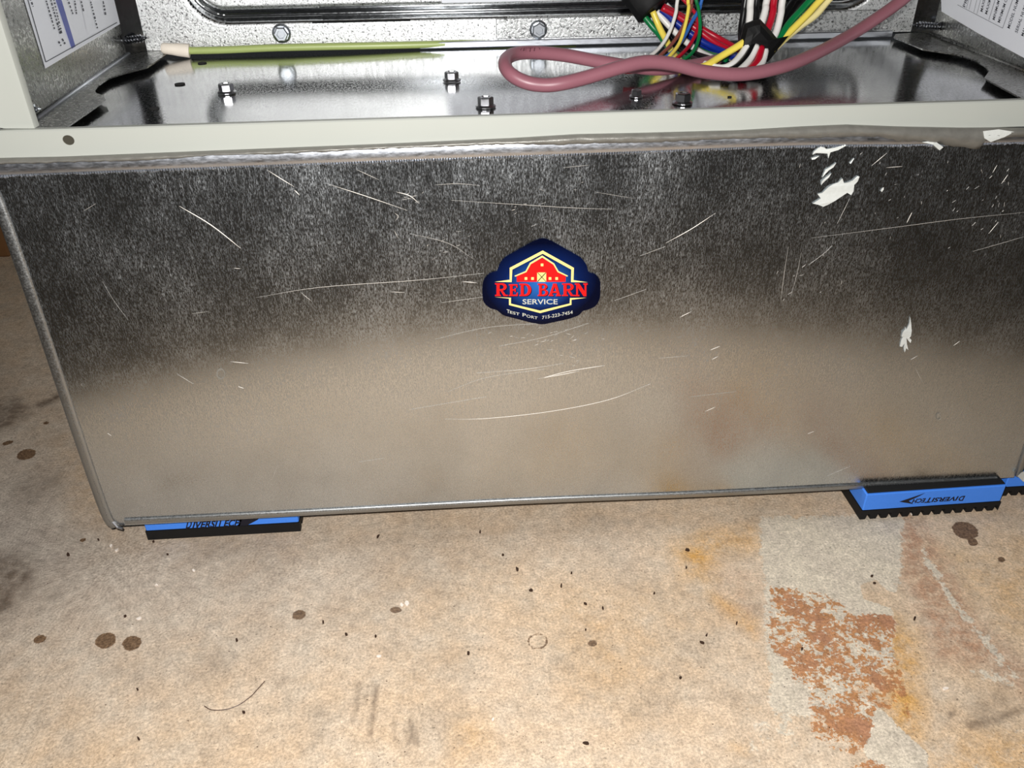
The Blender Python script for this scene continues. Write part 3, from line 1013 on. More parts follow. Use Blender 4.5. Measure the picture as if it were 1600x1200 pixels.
# folded front edge of the left side (painted) with a rounded outer shoulder
px = 0.0292
prof = [(px, 0.003), (px - .0005, 0.0016), (px - .002, 0.0014), (px - .0135, 0.0014), (px - .017, 0.0005), (px - .021, -0.0012), (px - .026, -0.0018), (px - .032, -0.0012), (px - .036, 0.002), (px - .037, 0.006),
        (px - .037, 0.010), (px, 0.006)]
mb = MB()
n = len(prof)
zb = [0.2628 + 0.3 * max(0, px - .0125 - p[0]) for p in prof]
mb.add([(p[0], p[1], zb[i]) for i, p in enumerate(prof)] + [(p[0], p[1], CT) for p in prof],
       [(i, (i + 1) % n, n + (i + 1) % n, n + i) for i in range(n)] + [tuple(range(n)), tuple(range(2 * n - 1, n - 1, -1))])
mb.build('front_post', M_PAINT, cab, smooth=True, angle=40)
MB().bevel_box(-0.034, 0.0165, 0.0022, 0.012, 0.2630, 0.2672, 0.0006).build('gap_shade_strip', M_RUBBER, cab)  # black strip added to stand for the dark gap under the post
mb = MB()
q0 = 0.5584
mb.box(q0 + .012, q0 + .05, 0.0014, 0.008, 0.2632, CT)
mb.build('front_post', M_PAINT, cab)
# side walls
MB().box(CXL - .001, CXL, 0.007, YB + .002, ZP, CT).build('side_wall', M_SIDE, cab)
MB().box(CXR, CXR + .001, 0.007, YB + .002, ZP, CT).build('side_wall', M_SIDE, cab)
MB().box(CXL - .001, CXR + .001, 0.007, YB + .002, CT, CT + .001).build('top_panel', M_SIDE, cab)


# relief surfaces -----------------------------------------------------------------
def bead_profile(d, half, depth):
    """pressed bead cross-section: flat bottom, sloping sides; d distance from the centre line"""
    e = half * 0.45
    return -depth * np.clip((half - np.abs(d)) / e, 0, 1) ** 1.0


def smoothstep(x):
    x = np.clip(x, 0, 1)
    return x * x * (3 - 2 * x)


def relief_grid(xs, zs, hfun, mk, name, mat, parent, thick):
    X, Zg = np.meshgrid(xs, zs)
    Hh = hfun(X, Zg)
    nx, nz = len(xs), len(zs)
    vs = [mk(x, z, h) for x, z, h in zip(X.ravel(), Zg.ravel(), Hh.ravel())]
    fs = []
    for j in range(nz - 1):
        for i in range(nx - 1):
            a = j * nx + i
            fs.append((a, a + 1, a + nx + 1, a + nx))
    # closed back
    n0 = len(vs)
    x0, x1, z0, z1 = xs[0], xs[-1], zs[0], zs[-1]
    border = [i for i in range(nx)] + [j * nx + nx - 1 for j in range(1, nz)] + [(nz - 1) * nx + i for i in range(nx - 2, -1, -1)] + [j * nx for j in range(nz - 2, 0, -1)]
    bv = [mk(X.ravel()[i], Zg.ravel()[i], -thick) for i in border]
    vs += bv
    m = len(border)
    fs += [(border[i], border[(i + 1) % m], n0 + (i + 1) % m, n0 + i) for i in range(m)]
    fs.append(tuple(n0 + i for i in range(m)))
    return MB().add(vs, fs).build(name, mat, parent, smooth=True, angle=50)


def fine_axis(lo, hi, zones, step, coarse):
    """coordinates lo..hi, fine inside the zones"""
    out = [lo]
    while out[-1] < hi - 1e-9:
        x = out[-1]
        st_ = coarse
        for a, b in zones:
            if a - 1e-9 <= x < b:
                st_ = step
            elif x < a < x + coarse:
                st_ = min(st_, a - x)
        out.append(min(hi, x + st_))
    return np.array(out)


# back panel: a rounded rectangle bead pressed into it
gl = at(300, 0, y=YB)
bx0, bx1 = at(298, 4, y=YB)[0], at(1367, -8, y=YB)[0]
bz0 = 0.5 * (at(500, 23, y=YB)[2] + at(900, 12, y=YB)[2])
bz1 = 0.60
brad = 0.022


def back_h(X, Zg):
    cx, cz = (bx0 + bx1) / 2, (bz0 + bz1) / 2
    hx, hz = (bx1 - bx0) / 2 - brad, (bz1 - bz0) / 2 - brad
    qx, qz = np.abs(X - cx) - hx, np.abs(Zg - cz) - hz
    d = np.hypot(np.maximum(qx, 0), np.maximum(qz, 0)) + np.minimum(np.maximum(qx, qz), 0) - brad
    inner = 0.0012 * smoothstep((-d) / 0.006)
    h = -0.0046 * (0.5 + 0.5 * np.cos(np.pi * np.clip(d / 0.0066, -1, 1))) + inner
    # gentle oil canning of the sheet
    h = h + 0.0005 * np.sin(X * 23 + 1) * np.sin(Zg * 31)
    return h


CHX = 0.0105
xs = fine_axis(CXL + CHX, CXR - CHX, [(bx0 - .008, bx0 + .035), (bx1 - .035, bx1 + .008)], 0.0012, 0.006)
zs = fine_axis(ZF + 0.001, CT, [(bz0 - .009, bz0 + .035)], 0.0008, 0.02)
backp = relief_grid(xs, zs, back_h, lambda x, z, h: (x, YB - h, z), 'back_panel', M_BACK, cab, 0.006)
M_BEAD = galv('galvanised_bead', (0.36, 0.37, 0.38), 0.10, 0.2, (500, 500, 500), 0.3, 0.7, bump=0.05)  # smoother zinc, base colour darkened to imitate the groove's dark reflection
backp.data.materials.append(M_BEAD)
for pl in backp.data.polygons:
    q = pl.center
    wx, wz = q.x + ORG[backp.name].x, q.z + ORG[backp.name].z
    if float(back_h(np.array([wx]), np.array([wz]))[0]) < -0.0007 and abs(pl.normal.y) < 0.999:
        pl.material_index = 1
for a, b in ((CXL, CXL + CHX), (CXR, CXR - CHX)):
    MB().add([(a, YB - CHX, ZF + .001), (b, YB, ZF + .001), (b, YB + .001, ZF + .001), (a, YB + .001, ZF + .001), (a, YB - CHX, CT), (b, YB, CT), (b, YB + .001, CT), (a, YB + .001, CT)],
             [(0, 1, 5, 4), (1, 2, 6, 5), (2, 3, 7, 6), (3, 0, 4, 7), (3, 2, 1, 0), (4, 5, 6, 7)]).build('corner_dark_strip', M_BEAD, cab)  # added chamfer in darkened metal, imitates the dark reflection in the corners
# bottom lip of the back panel and the lapped strip with coarser spangle
lipz = ZF + 0.001
l0, l1 = at(655, 66, y=YB)[0], at(1392, 52, y=YB)[0]
MB().bevel_box(l0, l1, YB - 0.003, YB - .0005, ZP + .0009, lipz + 0.0014, 0.0005).build('back_lip', M_ROLL, cab)
s0, s1 = at(775, 45, y=YB)[0], at(1395, 30, y=YB)[0]
z0, z1 = at(800, 60, y=YB)[2], at(800, 28, y=YB)[2]
M_LAP = galv('galvanised_lap', (0.60, 0.61, 0.61), 0.22, 0.66, (560, 560, 560), 0.42, 0.58, dark=0.8, bump=0.6, bd=0.0006, fleck=0.12)
MB().bevel_box(s0, s1, YB - 0.0014, YB - 0.0004, z0, z1, 0.0004).build('lap_strip', M_LAP, cab)


# paper label on the back panel, only its lower edge reaches into view
i0, i1 = at(690, 1, y=YB)[0], at(1318, 1, y=YB)[0]
iz = at(760, 2.5, y=YB)[2]
ilab = MB().box(i0, i1, YB - 0.0020, YB - 0.0010, iz, iz + .075).build('instruction_label', M_LABEL, backp)
tag(ilab, 'white paper label on the back panel, mostly above the view')
mb = MB()
for k in range(16):
    x = i0 + .004
    z = iz + .004 + k * .0043
    while x < i1 - .006:
        L = random.uniform(.002, .009)
        if not (0.40 < (x - i0) / (i1 - i0) < 0.43):
            mb.box(x, min(i1 - .004, x + L), YB - .00215, YB - .00205, z, z + .0015)
        x += L + random.uniform(.0012, .003)
o = mb.build('label_text', M_INK, backp)
o['kind'] = 'stuff'


def hex_screw(c, axis_dir, size, parent, mat, name='hex_screw', washer=True, head=0.55):
    """hex washer head screw: c on the sheet, axis_dir outwards"""
    a = Vector(axis_dir).normalized()
    b = a.orthogonal().normalized()
    d = a.cross(b)
    c = Vector(c)
    mb = MB()

    def ringv(r, h, n, ph=0.0):
        return [tuple(c + a * h + b * r * math.cos(2 * math.pi * k / n + ph) + d * r * math.sin(2 * math.pi * k / n + ph)) for k in range(n)]
    if washer:
        n = 16
        v0 = ringv(size * 1.28, 0, n) + ringv(size * 1.28, size * .16, n) + ringv(size * 1.0, size * .34, n)
        mb.add(v0, [tuple(range(n - 1, -1, -1)), tuple(2 * n + k for k in range(n))] + [(j * n + k, j * n + (k + 1) % n, (j + 1) * n + (k + 1) % n, (j + 1) * n + k) for j in (0, 1) for k in range(n)])
    h0_ = size * .3
    ht = size * (0.3 + head * 2)
    ph = random.uniform(0, 1)
    v0 = ringv(size, h0_, 6, ph) + ringv(size, ht - size * .12, 6, ph) + ringv(size * .86, ht, 6, ph) + ringv(size * .55, ht, 6, ph) + ringv(size * .5, ht - size * .14, 6, ph)
    mb.add(v0, [tuple(range(5, -1, -1)), tuple(24 + k for k in range(6))] + [(j * 6 + k, j * 6 + (k + 1) % 6, (j + 1) * 6 + (k + 1) % 6, (j + 1) * 6 + k) for j in range(4) for k in range(6)])
    return mb.build(name, mat, parent, loc=c)


for u, v in ((440, 52), (841, 46)):
    p = at(u, v, y=YB - 0.0016)
    hex_screw((p[0], YB - 0.0012, p[2]), (0.04, -1, 0), 0.0049, backp, M_STEEL, 'hex_bolt', True, 0.42)

# floor pan: plain smooth sheet
def pan_h(X, Y):
    return 0.00012 * np.sin(X * 34) * np.sin(Y * 26 + 1)


pan = relief_grid(np.linspace(CXL, CXR, 60), np.linspace(-0.0004, 0.232, 26), pan_h, lambda x, y, h: (x, y, ZP + h), 'floor_pan', M_PAN, cab, 0.0004)

for u, v, s_ in ((355, 146, .0042), (706, 127, .0042), (759, 168, .0043), (1066, 162, .0043), (994, 152, .0030)):
    p = at(u, v, z=ZP)
    hex_screw((p[0], p[1], ZP + 0.0004), (0, 0, 1), s_, pan, M_STEELD, 'hex_screw', True, 0.48)
for u, v, a, b in ((281, 132, .0035, .0028), (241, 170, .0032, .0024), (316, 99, .0028, .003), (1140, 152, .0012, .0012)):
    p = at(u, v, z=ZP)
    MB().tube([(p[0], p[1], ZP + .0001), (p[0], p[1], ZP + .0005)], 1.0 * (a + b) / 2, 10).build('hole_shade_disc', M_HOLE, pan)  # flat dark disc on the sheet, its colour stands for the shade inside a hole

# folded flanges along the foot of both sides, each with its curved notch
fl_pts = [(203, 83), (256, 79), (262, 86), (230, 107), (195, 116), (170, 124), (155, 134), (149, 141), (150, 147), (163, 152), (166, 158), (97, 206), (40, 250), (-60, 262)]
fr_pts = [(1448, 51), (1399, 55), (1396, 60), (1442, 79), (1470, 83), (1500, 88), (1525, 96), (1540, 106), (1545, 113), (1540, 120), (1537, 124), (1604, 160), (1660, 196), (1760, 190)]
for pts, cx in ((fl_pts, CXL), (fr_pts, CXR)):
    pol = [at(u, v, z=ZF)[:2] for u, v in pts]
    pol = [(p[0], min(max(p[1], 0.011), YB - 0.0002)) for p in pol]
    pol = [((max(p[0], CXL + .0002) if cx == CXL else min(p[0], CXR - .0002)), p[1]) for p in pol]
    pol[0] = (cx + (.0002 if cx == CXL else -.0002), YB - 0.0002)
    pol[-1] = (cx + (.0002 if cx == CXL else -.0002), 0.011)
    pol = pol[:-2] + [(pol[-3][0], 0.011), pol[-1]] if False else pol
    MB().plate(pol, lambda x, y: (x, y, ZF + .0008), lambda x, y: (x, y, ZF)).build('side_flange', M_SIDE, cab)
    sgn = 1 if cx == CXL else -1
    MB().tube([(cx + sgn * .0008, .02, ZF + .0012), (cx + sgn * .0008, YB - .003, ZF + .0012)], 0.0011, 8).build('flange_fold', M_ROLL if cx == CXL else M_SIDE, cab, smooth=True)


def threaded(c0, c1, r, parent, mat, name='screw_tip'):
    """screw shaft from the wall to its pointed tip with a raised thread"""
    A, B = Vector(c0), Vector(c1)
    t = (B - A).normalized()
    b = t.orthogonal().normalized()
    d = t.cross(b)
    L = (B - A).length
    turns = int(L / 0.0019)
    vs, fs = [], []
    n = 12
    m = turns * 4
    for i in range(m + 1):
        f = i / m
        rr = r * (1.0 if f < .7 else max(0.08, 1 - (f - .7) / .3 * .95))
        for k in range(n):
            ph = (f * turns + k / n) % 1.0
            q = rr * (0.72 + 0.42 * max(0, 1 - abs(ph - .5) / .28))
            a = 2 * math.pi * k / n
            vs.append(tuple(A + t * L * f + b * q * math.cos(a) + d * q * math.sin(a)))
    for i in range(m):
        for k in range(n):
            a, b_ = i * n + k, i * n + (k + 1) % n
            fs.append((a, b_, b_ + n, a + n))
    fs += [tuple(range(n - 1, -1, -1)), tuple(m * n + k for k in range(n))]
    return MB().add(vs, fs).build(name, mat, parent)


M_SCREW = simple('blued_screw', (130, 132, 138), 0.14, 1.0)
wallL = [o for o in cab.children if o.name.startswith('side_wall')]
wl, wr = sorted(wallL, key=lambda o: o.name)
p = at(195, 63, x=CXL)
q = at(231, 59, y=p[1])
threaded((CXL, p[1], p[2]), q, 0.0027, wl, M_SCREW)
p = at(1468, 41, x=CXR)
q = at(1424, 39, y=p[1])
threaded((CXR, p[1], p[2]), q, 0.0027, wr, M_SCREW)
p = at(30, 172, x=CXL)
q = at(64, 170, y=p[1])
threaded((CXL, p[1], p[2]), q, 0.0022, wl, M_STEEL)


# paper labels on the side walls
def wall_flat(polys, cx, sgn, h, name, mat, parent, tris=None, label=None):
    mb = MB()
    f1 = lambda u, v: at(u, v, x=cx + sgn * h)
    f0 = lambda u, v: at(u, v, x=cx + sgn * max(0.0, h - .0002))
    for poly in polys:
        mb.plate(poly, f1, f0)
    for pts, fs in (tris or []):
        mb.add([f1(*p) for p in pts], fs)
    o = mb.build(name, mat, parent)
    if label:
        tag(o, label)
    return o


def bar(a, b, wpx):
    a, b = np.array(a, float), np.array(b, float)
    t = (b - a) / np.hypot(*(b - a))
    nn = np.array([-t[1], t[0]]) * wpx / 2
    return [tuple(a + nn), tuple(b + nn), tuple(b - nn), tuple(a - nn)]


zl = lambda p: (p[0] / 7.2727, p[1] / 7.2727)
lab = wall_flat([[zl(p) for p in ((180, -260), (275, 0), (515, 780), (1410, 245), (1345, 0), (1280, -240))]], CXL, 1, 0.0003, 'warning_label', M_LABEL, wl, label='white printed label with blue and red stripes')
# (the walls' children sit one level below: stripe, rule and print are joined to the label's level)
stripeb = [[zl(p) for p in ((560, -230), (632, 0), (815, 555), (858, 528), (700, 0), (630, -230))]]
wall_flat(stripeb, CXL, 1, 0.0005, 'label_stripe', M_INKB, wl)
wall_flat([[zl(p) for p in ((1240, -230), (1303, 0), (1368, 238), (1402, 215), (1350, 0), (1290, -230))]], CXL, 1, 0.0005, 'label_stripe', M_INKR, wl)
rules = [bar(zl((300, -60)), zl((520, 705)), 1.6), bar(zl((520, 705)), zl((1330, 255)), 1.3), bar(zl((900, -60)), zl((985, 330)), .01)]
for k, (x0, y0, x1, y1) in enumerate(((505, -60, 620, 330), (560, -60, 690, 400), (600, -60, 700, 380), (750, -60, 830, 160), (840, -60, 870, 160), (905, -60, 950, 130), (1010, -60, 1110, 330), (1160, -60, 1200, 170),
                                      (325, -60, 378, 75), (665, 470, 700, 530), (705, 440, 740, 500))):
    a, b = np.array((x0, y0), float), np.array((x1, y1), float)
    L = np.hypot(*(b - a))
    t = (b - a) / L
    s_ = 0
    while s_ < L:
        g = random.uniform(12, 34)
        rules.append(bar(zl(a + t * s_), zl(a + t * min(L, s_ + g)), random.uniform(1.6, 3.0)))
        s_ += g + random.uniform(8, 22)
wall_flat(rules, CXL, 1, 0.0006, 'label_print', M_INK, wl)

zq = lambda p: (1440 + p[0] / 10, p[1] / 10)
labr = wall_flat([[zq(p) for p in ((330, -300), (305, 0), (310, 180), (900, 530), (1600, 905), (2200, 1240), (2200, -300))]], CXR, -1, 0.0003, 'rating_label', M_LABEL, wr, label='white printed rating label with a ruled table')
rules = [bar(zq((560, 75)), zq((1265, 440)), .6), bar(zq((1265, 440)), zq((1440, -60)), .6), bar(zq((1050, 310)), zq((1165, -60)), .5), bar(zq((865, 215)), zq((935, -60)), .4), bar(zq((740, 150)), zq((790, -60)), .4),
         bar(zq((815, 190)), zq((875, -60)), .4), bar(zq((700, 130)), zq((745, -60)), .4)]
wall_flat(rules, CXR, -1, 0.0005, 'label_rule', M_INK, wr)


def rot_text(s, a, b, hgt, n_fit=None, squeeze=1.0):
    """word set along a->b (photo measure on the right label), hgt towards the upper left"""
    pts, fs, wd = text_tris(s, 0.01)
    a, b = np.array(a, float), np.array(b, float)
    t = (b - a)
    nn = np.array([-1.0, -0.52]) / math.hypot(1, .52) * hgt
    return [zq(a + t * (p[0] / wd) + nn * p[1]) for p in pts], fs


wall_flat([], CXR, -1, 0.0005, 'lettering', M_INK, wr, [
    rot_text('MAXIMUM', (950, 190), (1030, -150), 42), rot_text('MAXIMUM', (1022, 228), (1120, -130), 42),
    rot_text('MINIMUM', (1140, 318), (1220, 20), 42), rot_text('MINIMUM C', (1222, 360), (1340, 0), 44), rot_text('MODEL NUMBER', (1375, 450), (1560, -120), 46),
    rot_text('SERIAL NUMBER', (1495, 520), (1680, -30), 46), rot_text('MANUFACTURED', (1590, 570), (1780, 20), 46), rot_text('PR', (680, 118), (722, -5), 46)])

# ------------------------------------------------------------------ vibration pads
def rot2(x, y, c, a):
    return c[0] + (x - c[0]) * math.cos(a) - (y - c[1]) * math.sin(a), c[1] + (x - c[0]) * math.sin(a) + (y - c[1]) * math.cos(a)


def pad(x0, x1, yf, rot, label, teeth, print_spec, top=0.0222):
    depth = x1 - x0
    c = ((x0 + x1) / 2, yf + depth / 2)
    root = thing('vibration_pad', label, 'rubber pad', (c[0], c[1], 0))
    R_ = lambda p: (*rot2(p[0], p[1], (x0, yf), rot), p[2])
    zb, zt = 0.0072, top - 0.0016

    # black base with ribs: comb outline extruded along the ribs
    mb = MB()
    if teeth:
        n = 13
        pitch = (x1 - x0) / n
        out = [(x0, 0)]
        for i in range(n):
            a = x0 + i * pitch
            if i < n - 0:
                out += [(a + pitch * .50, 0), (a + pitch * .60, 0.0040), (a + pitch * .86, 0.0040), (a + pitch * .96, 0)]
        out += [(x1, 0), (x1, zb), (x0, zb)]
        mb.plate(out, lambda x, z: R_((x, yf, z)), lambda x, z: R_((x, yf + depth, z)))
    else:
        n = 13
        pitch = depth / n
        out = [(yf, 0)]
        for i in range(n):
            a = yf + i * pitch
            out += [(a + pitch * .60, 0), (a + pitch * .68, 0.0040), (a + pitch * .90, 0.0040), (a + pitch * .98, 0)]
        out += [(yf + depth, 0), (yf + depth, zb), (yf, zb)]
        mb.plate(out, lambda y, z: R_((x0, y, z)), lambda y, z: R_((x1, y, z)))
    mb.build('rubber_base', M_RUBBER, root)
    mb = MB().bevel_box(x0 + .0004, x1 - .0004, yf + .0003, yf + depth - .0004, zb, zt, 0.0006)
    mb.v = [R_(p) for p in mb.v]
    foam = mb.build('foam_block', M_FOAM, root)
    mb = MB().bevel_box(x0 + .0012, x1 - .0012, yf + .0012, yf + depth - .0012, zt, top, 0.0005)
    mb.v = [R_(p) for p in mb.v]
    mb.build('rubber_top', M_RUBBER, root)
    if print_spec:
        words, arrow = print_spec
        fy = lambda u, v: face_pt(u, v)
        # the front face is a plane turned by rot about (x0, yf)
        nrm = np.array([math.sin(rot), -math.cos(rot), 0.0])
        p0 = np.array([x0, yf + .0003, 0]) + nrm * 0.00015

        def face_pt(u, v):
            d = FW + RT * (u - 800) / F - UP * (v - 600) / F
            t = ((p0 - CAM) @ nrm) / (d @ nrm)
            return tuple(CAM + t * d)
        mb = MB()
        for s_, a, b, upv, bold in words:
            pts, fs, wd = text_tris(s_, bold, 0.25)
            a, b = np.array(a, float), np.array(b, float)
            mb.add([face_pt(*(a + (b - a) * p[0] / wd + np.array(upv) * p[1])) for p in pts], fs)
        mb.build('lettering', M_PRINT, foam)
        mb = MB()
        tri = tessellate_polygon([[Vector((p[0], p[1], 0)) for p in arrow]])
        mb.add([face_pt(*p) for p in arrow], [tuple(t) for t in tri])
        mb.build('arrow_mark', M_PRINT, foam)
    return root


a0, a1 = at(232, 842, z=0), at(470, 831, z=0)
pad(a0[0], a1[0], 0.0115, 0.0, 'blue and black pad under the left end of the metal box', False,
    ([('D', (290, 826), (299, 825.6), (1.2, -13.0), .036), ('IVERSI', (300, 825.5), (340, 823.5), (1.0, -10.5), .036), ('T', (340, 823.4), (349, 823), (1.2, -13), .036), ('ECH', (349, 823), (377, 821.5), (1, -10.5), .036)],
     [(364, 826.5), (376, 816), (368, 812), (410, 802), (403, 812), (384, 822)]))
b0, b1 = at(1343, 812, z=0), at(1559, 797, z=0)
rotp = math.atan2(b1[1] - b0[1], b1[0] - b0[0])
lenp = math.hypot(b1[1] - b0[1], b1[0] - b0[0])
pad(b0[0], b0[0] + lenp, b0[1], rotp, 'blue and black ribbed pad sticking out under the right end of the metal box', True,
    ([('D', (1508.5, 775), (1499, 775.6), (-2.0, 7.4), .036), ('IVERSI', (1498.5, 775.8), (1456, 778.4), (-1.6, 6.4), .036), ('T', (1456, 777.8), (1446, 778.4), (-2, 7.6), .036), ('ECH', (1447, 778.8), (1425.5, 780.2), (-1.6, 6.4), .036)],
     [(1405, 784), (1446, 770.2), (1436, 775.5), (1420, 782.8), (1427, 787.6)]))
c0 = at(1566, 782, z=0)
pad(0.5725, 0.5725 + lenp, 0.0062, 0.0, 'blue and black pad beyond the box corner, at the right picture edge', True, None)


# ------------------------------------------------------------------ cables and wires
def pt(spec):
    u, v, k, val = spec
    return at(u, v, **{k: val})


cable_pts = [(1442, -35, 'y', .150), (1419, -8, 'y', .148), (1378, 23, 'y', .140), (1330, 54, 'y', .128), (1270, 86, 'y', .104), (1220, 105, 'y', .090), (1160, 116, 'y', .082), (1100, 112, 'y', .078),
             (1050, 100, 'y', .076), (1010, 97, 'y', .073), (970, 105, 'y', .069), (920, 120, 'y', .065), (880, 130, 'y', .062), (850, 133, 'y', .062), (820, 128, 'y', .063), (796, 114, 'y', .067),
             (789, 98, 'y', .076), (800, 86, 'y', .090), (830, 82, 'y', .100), (880, 86, 'y', .106), (930, 95, 'y', .108), (980, 103, 'y', .110), (1030, 108, 'y', .116), (1080, 108, 'y', .130), (1120, 106, 'y', .142)]
P = [pt(s_) for s_ in cable_pts]
P = [(p[0], p[1], max(p[2], ZP + .0042)) for p in P]
d = np.array(P[0]) - np.array(P[1])
d = d / np.linalg.norm(d)
P = [(P[0][0] + .012, P[0][1], P[0][2] + .16), (P[0][0] + .010, P[0][1], P[0][2] + .03)] + P
mb = MB().tube(spline(P, 9), 0.0037, 14)
cab_o = mb.build('cable', M_CABLE, None, smooth=True)
tag(cab_o, 'mauve jacketed cable bent into a flat loop lying in front of the coloured wires', 'cable')
# the small print on the jacket
def cable_print(txt, a, b, k0, k1, hgt):
    pts, fs, wd = text_tris(txt, 0.0)
    a, b = np.array(a, float), np.array(b, float)
    vs = []
    for p in pts:
        q = a + (b - a) * p[0] / wd + np.array([0.15, -1.0]) * hgt * p[1]
        y = k0 + (k1 - k0) * p[0] / wd - .0043
        vs.append(at(q[0], q[1], y=y))
    return vs, fs


mb = MB()
mb.add(*cable_print('(ETL)', (812, 81.5), (844, 80.5), .0955, .1035, 7))
cp = mb.build('jacket_print', simple('print_dark_mauve', (96, 58, 66), .5), cab_o)

harness = thing('wiring_harness', 'bundle of coloured wires bound with black tape, hanging into the cabinet', 'wires', (0.38, 0.18, 0.30))


def wire(color, pts, r, up=True):
    P = [pt(s_) for s_ in pts]
    P = [(p[0], p[1], max(p[2], ZP + r + .0006)) for p in P]
    if up:
        d = np.array(P[0]) - np.array(P[1])
        d = d / np.linalg.norm(d)
        P = [tuple(np.array(P[0]) + d * .14 * np.array((1, .25, 1))), tuple(np.array(P[0]) + d * .05 * np.array((1, .5, 1)))] + P
    return MB().tube(spline(P, 7), r, 8).build('wire', WIRE[color], harness, smooth=True)


Y = lambda *l: [(u, v, 'y', y) for u, v, y in l]
# from the left tape down to the right (thick)
R1 = 0.0021
for c, l in (('green', ((1004, 22, .190), (1018, 40, .188), (1031, 55, .184), (1050, 80, .172), (1075, 100, .150))),
             ('yellow', ((1020, 18, .186), (1030, 42, .183), (1042, 65, .176), (1052, 84, .164), (1064, 102, .146))),
             ('white', ((1026, 18, .190), (1045, 40, .187), (1070, 64, .180), (1095, 82, .168), (1120, 96, .150))),
             ('black', ((1024, 22, .194), (1040, 55, .190), (1062, 82, .176), (1090, 104, .146))),
             ('black', ((1028, 20, .193), (1055, 58, .188), (1085, 84, .172), (1115, 102, .148))),
             ('black', ((1022, 24, .192), (1036, 60, .186), (1054, 88, .166), (1076, 106, .142))),
             ('blue', ((1032, 15, .189), (1058, 36, .187), (1085, 57, .182), (1115, 74, .174), (1150, 88, .160), (1180, 95, .150))),
             ('blue', ((1034, 16, .193), (1062, 42, .190), (1092, 66, .184), (1122, 82, .172), (1155, 94, .152))),
             ('red', ((1034, 12, .187), (1062, 27, .186), (1092, 48, .182), (1120, 68, .175), (1150, 82, .164), (1180, 90, .154))),
             ('red', ((1036, 10, .191), (1066, 26, .190), (1098, 46, .187), (1126, 62, .182), (1158, 80, .168))),
             ('white', ((1040, 8, .194), (1054, 22, .192), (1072, 38, .190), (1098, 60, .187))),
             ('green', ((1030, 20, .195), (1065, 62, .188), (1100, 84, .172), (1135, 96, .152)))):
    wire(c, Y(*l), R1, up=False)
# thin strands falling in front
R2 = 0.00115
for c, l in (('white', ((1060, -8, .165), (1056, 20, .160), (1046, 50, .153), (1031, 74, .145), (1008, 94, .132))),
             ('red', ((1063, -6, .172), (1076, 8, .168), (1089, 26, .163), (1089, 48, .157), (1075, 74, .147), (1052, 96, .132))),
             ('yellow', ((1075, -8, .164), (1076, 12, .160), (1070, 42, .153), (1060, 70, .145), (1040, 95, .130))),
             ('brown', ((1082, -8, .168), (1080, 12, .165), (1068, 40, .158), (1052, 66, .149), (1028, 90, .136))),
             ('green', ((1086, -8, .166), (1091, 12, .162), (1094, 40, .156), (1090, 66, .148), (1080, 84, .140), (1060, 98, .130))),
             ('light_blue', ((1099, -8, .166), (1093, 14, .163), (1080, 36, .158), (1070, 56, .152), (1052, 80, .142), (1032, 94, .134)))):
    wire(c, Y(*l), R2)
# right bundle through the right tape
R3 = 0.0022
for c, l in (('white', ((1174, -8, .146), (1172, 20, .142), (1170, 42, .138), (1166, 62, .132))),
             ('black', ((1183, -8, .148), (1181, 20, .144), (1179, 40, .140), (1174, 62, .134))),
             ('white', ((1200, -8, .146), (1196, 15, .142), (1190, 36, .138), (1180, 62, .132))),
             ('red', ((1211, -8, .145), (1208, 18, .141), (1201, 42, .137), (1188, 68, .130))),
             ('white', ((1224, -8, .145), (1220, 22, .141), (1212, 52, .136), (1198, 74, .130))),
             ('black', ((1250, -8, .158), (1236, 8, .154), (1222, 30, .148), (1208, 58, .138))),
             ('black', ((1262, -8, .160), (1240, 14, .154), (1226, 34, .148), (1212, 60, .138))),
             ('green', ((1275, -8, .150), (1250, 18, .146), (1232, 38, .142), (1218, 60, .136), (1204, 74, .131))),
             ('yellow', ((1290, -8, .148), (1262, 22, .144), (1240, 44, .140), (1222, 62, .136), (1206, 78, .131))),
             ('cream', ((1302, -8, .154), (1276, 22, .150), (1252, 40, .146), (1232, 56, .141), (1212, 74, .134))),
             ('black', ((1166, -8, .176), (1162, 20, .174), (1158, 50, .170), (1160, 76, .160)))):
    wire(c, Y(*l), R3)
for c, l in (('yellow', ((1168, 62, .130), (1150, 74, .128), (1125, 89, .124), (1104, 102, .118), (1086, 108, .116))),
             ('white', ((1170, 68, .128), (1158, 86, .124), (1146, 99, .119), (1132, 106, .117), (1116, 105, .119), (1100, 100, .124))),
             ('black', ((1178, 70, .127), (1166, 90, .121), (1150, 106, .114), (1130, 114, .112))),
             ('white', ((1182, 72, .126), (1172, 92, .120), (1158, 108, .112), (1145, 116, .108))),
             ('red', ((1190, 74, .126), (1184, 94, .119), (1172, 108, .112), (1158, 116, .107))),
             ('white', ((1196, 78, .127), (1191, 96, .120), (1182, 108, .113), (1170, 116, .108))),
             ('red', ((1050, 100, .118), (1020, 106, .113), (1000, 109, .112), (975, 110, .114)))):
    wire(c, Y(*l), R3, up=False)


def tape(p0, p1, r0, r1, flat):
    A, B = np.array(p0), np.array(p1)
    pts = [tuple(A + (B - A) * t) for t in (0, .04, .25, .5, .75, .96, 1)]
    rs = [r0 * .94, r0, r0 * .97, (r0 + r1) / 2 * .95, r1 * .98, r1, r1 * .93]
    return MB().tube(pts, rs, 9, flat).build('tape_wrap', M_TAPE, harness, smooth=True, angle=30)


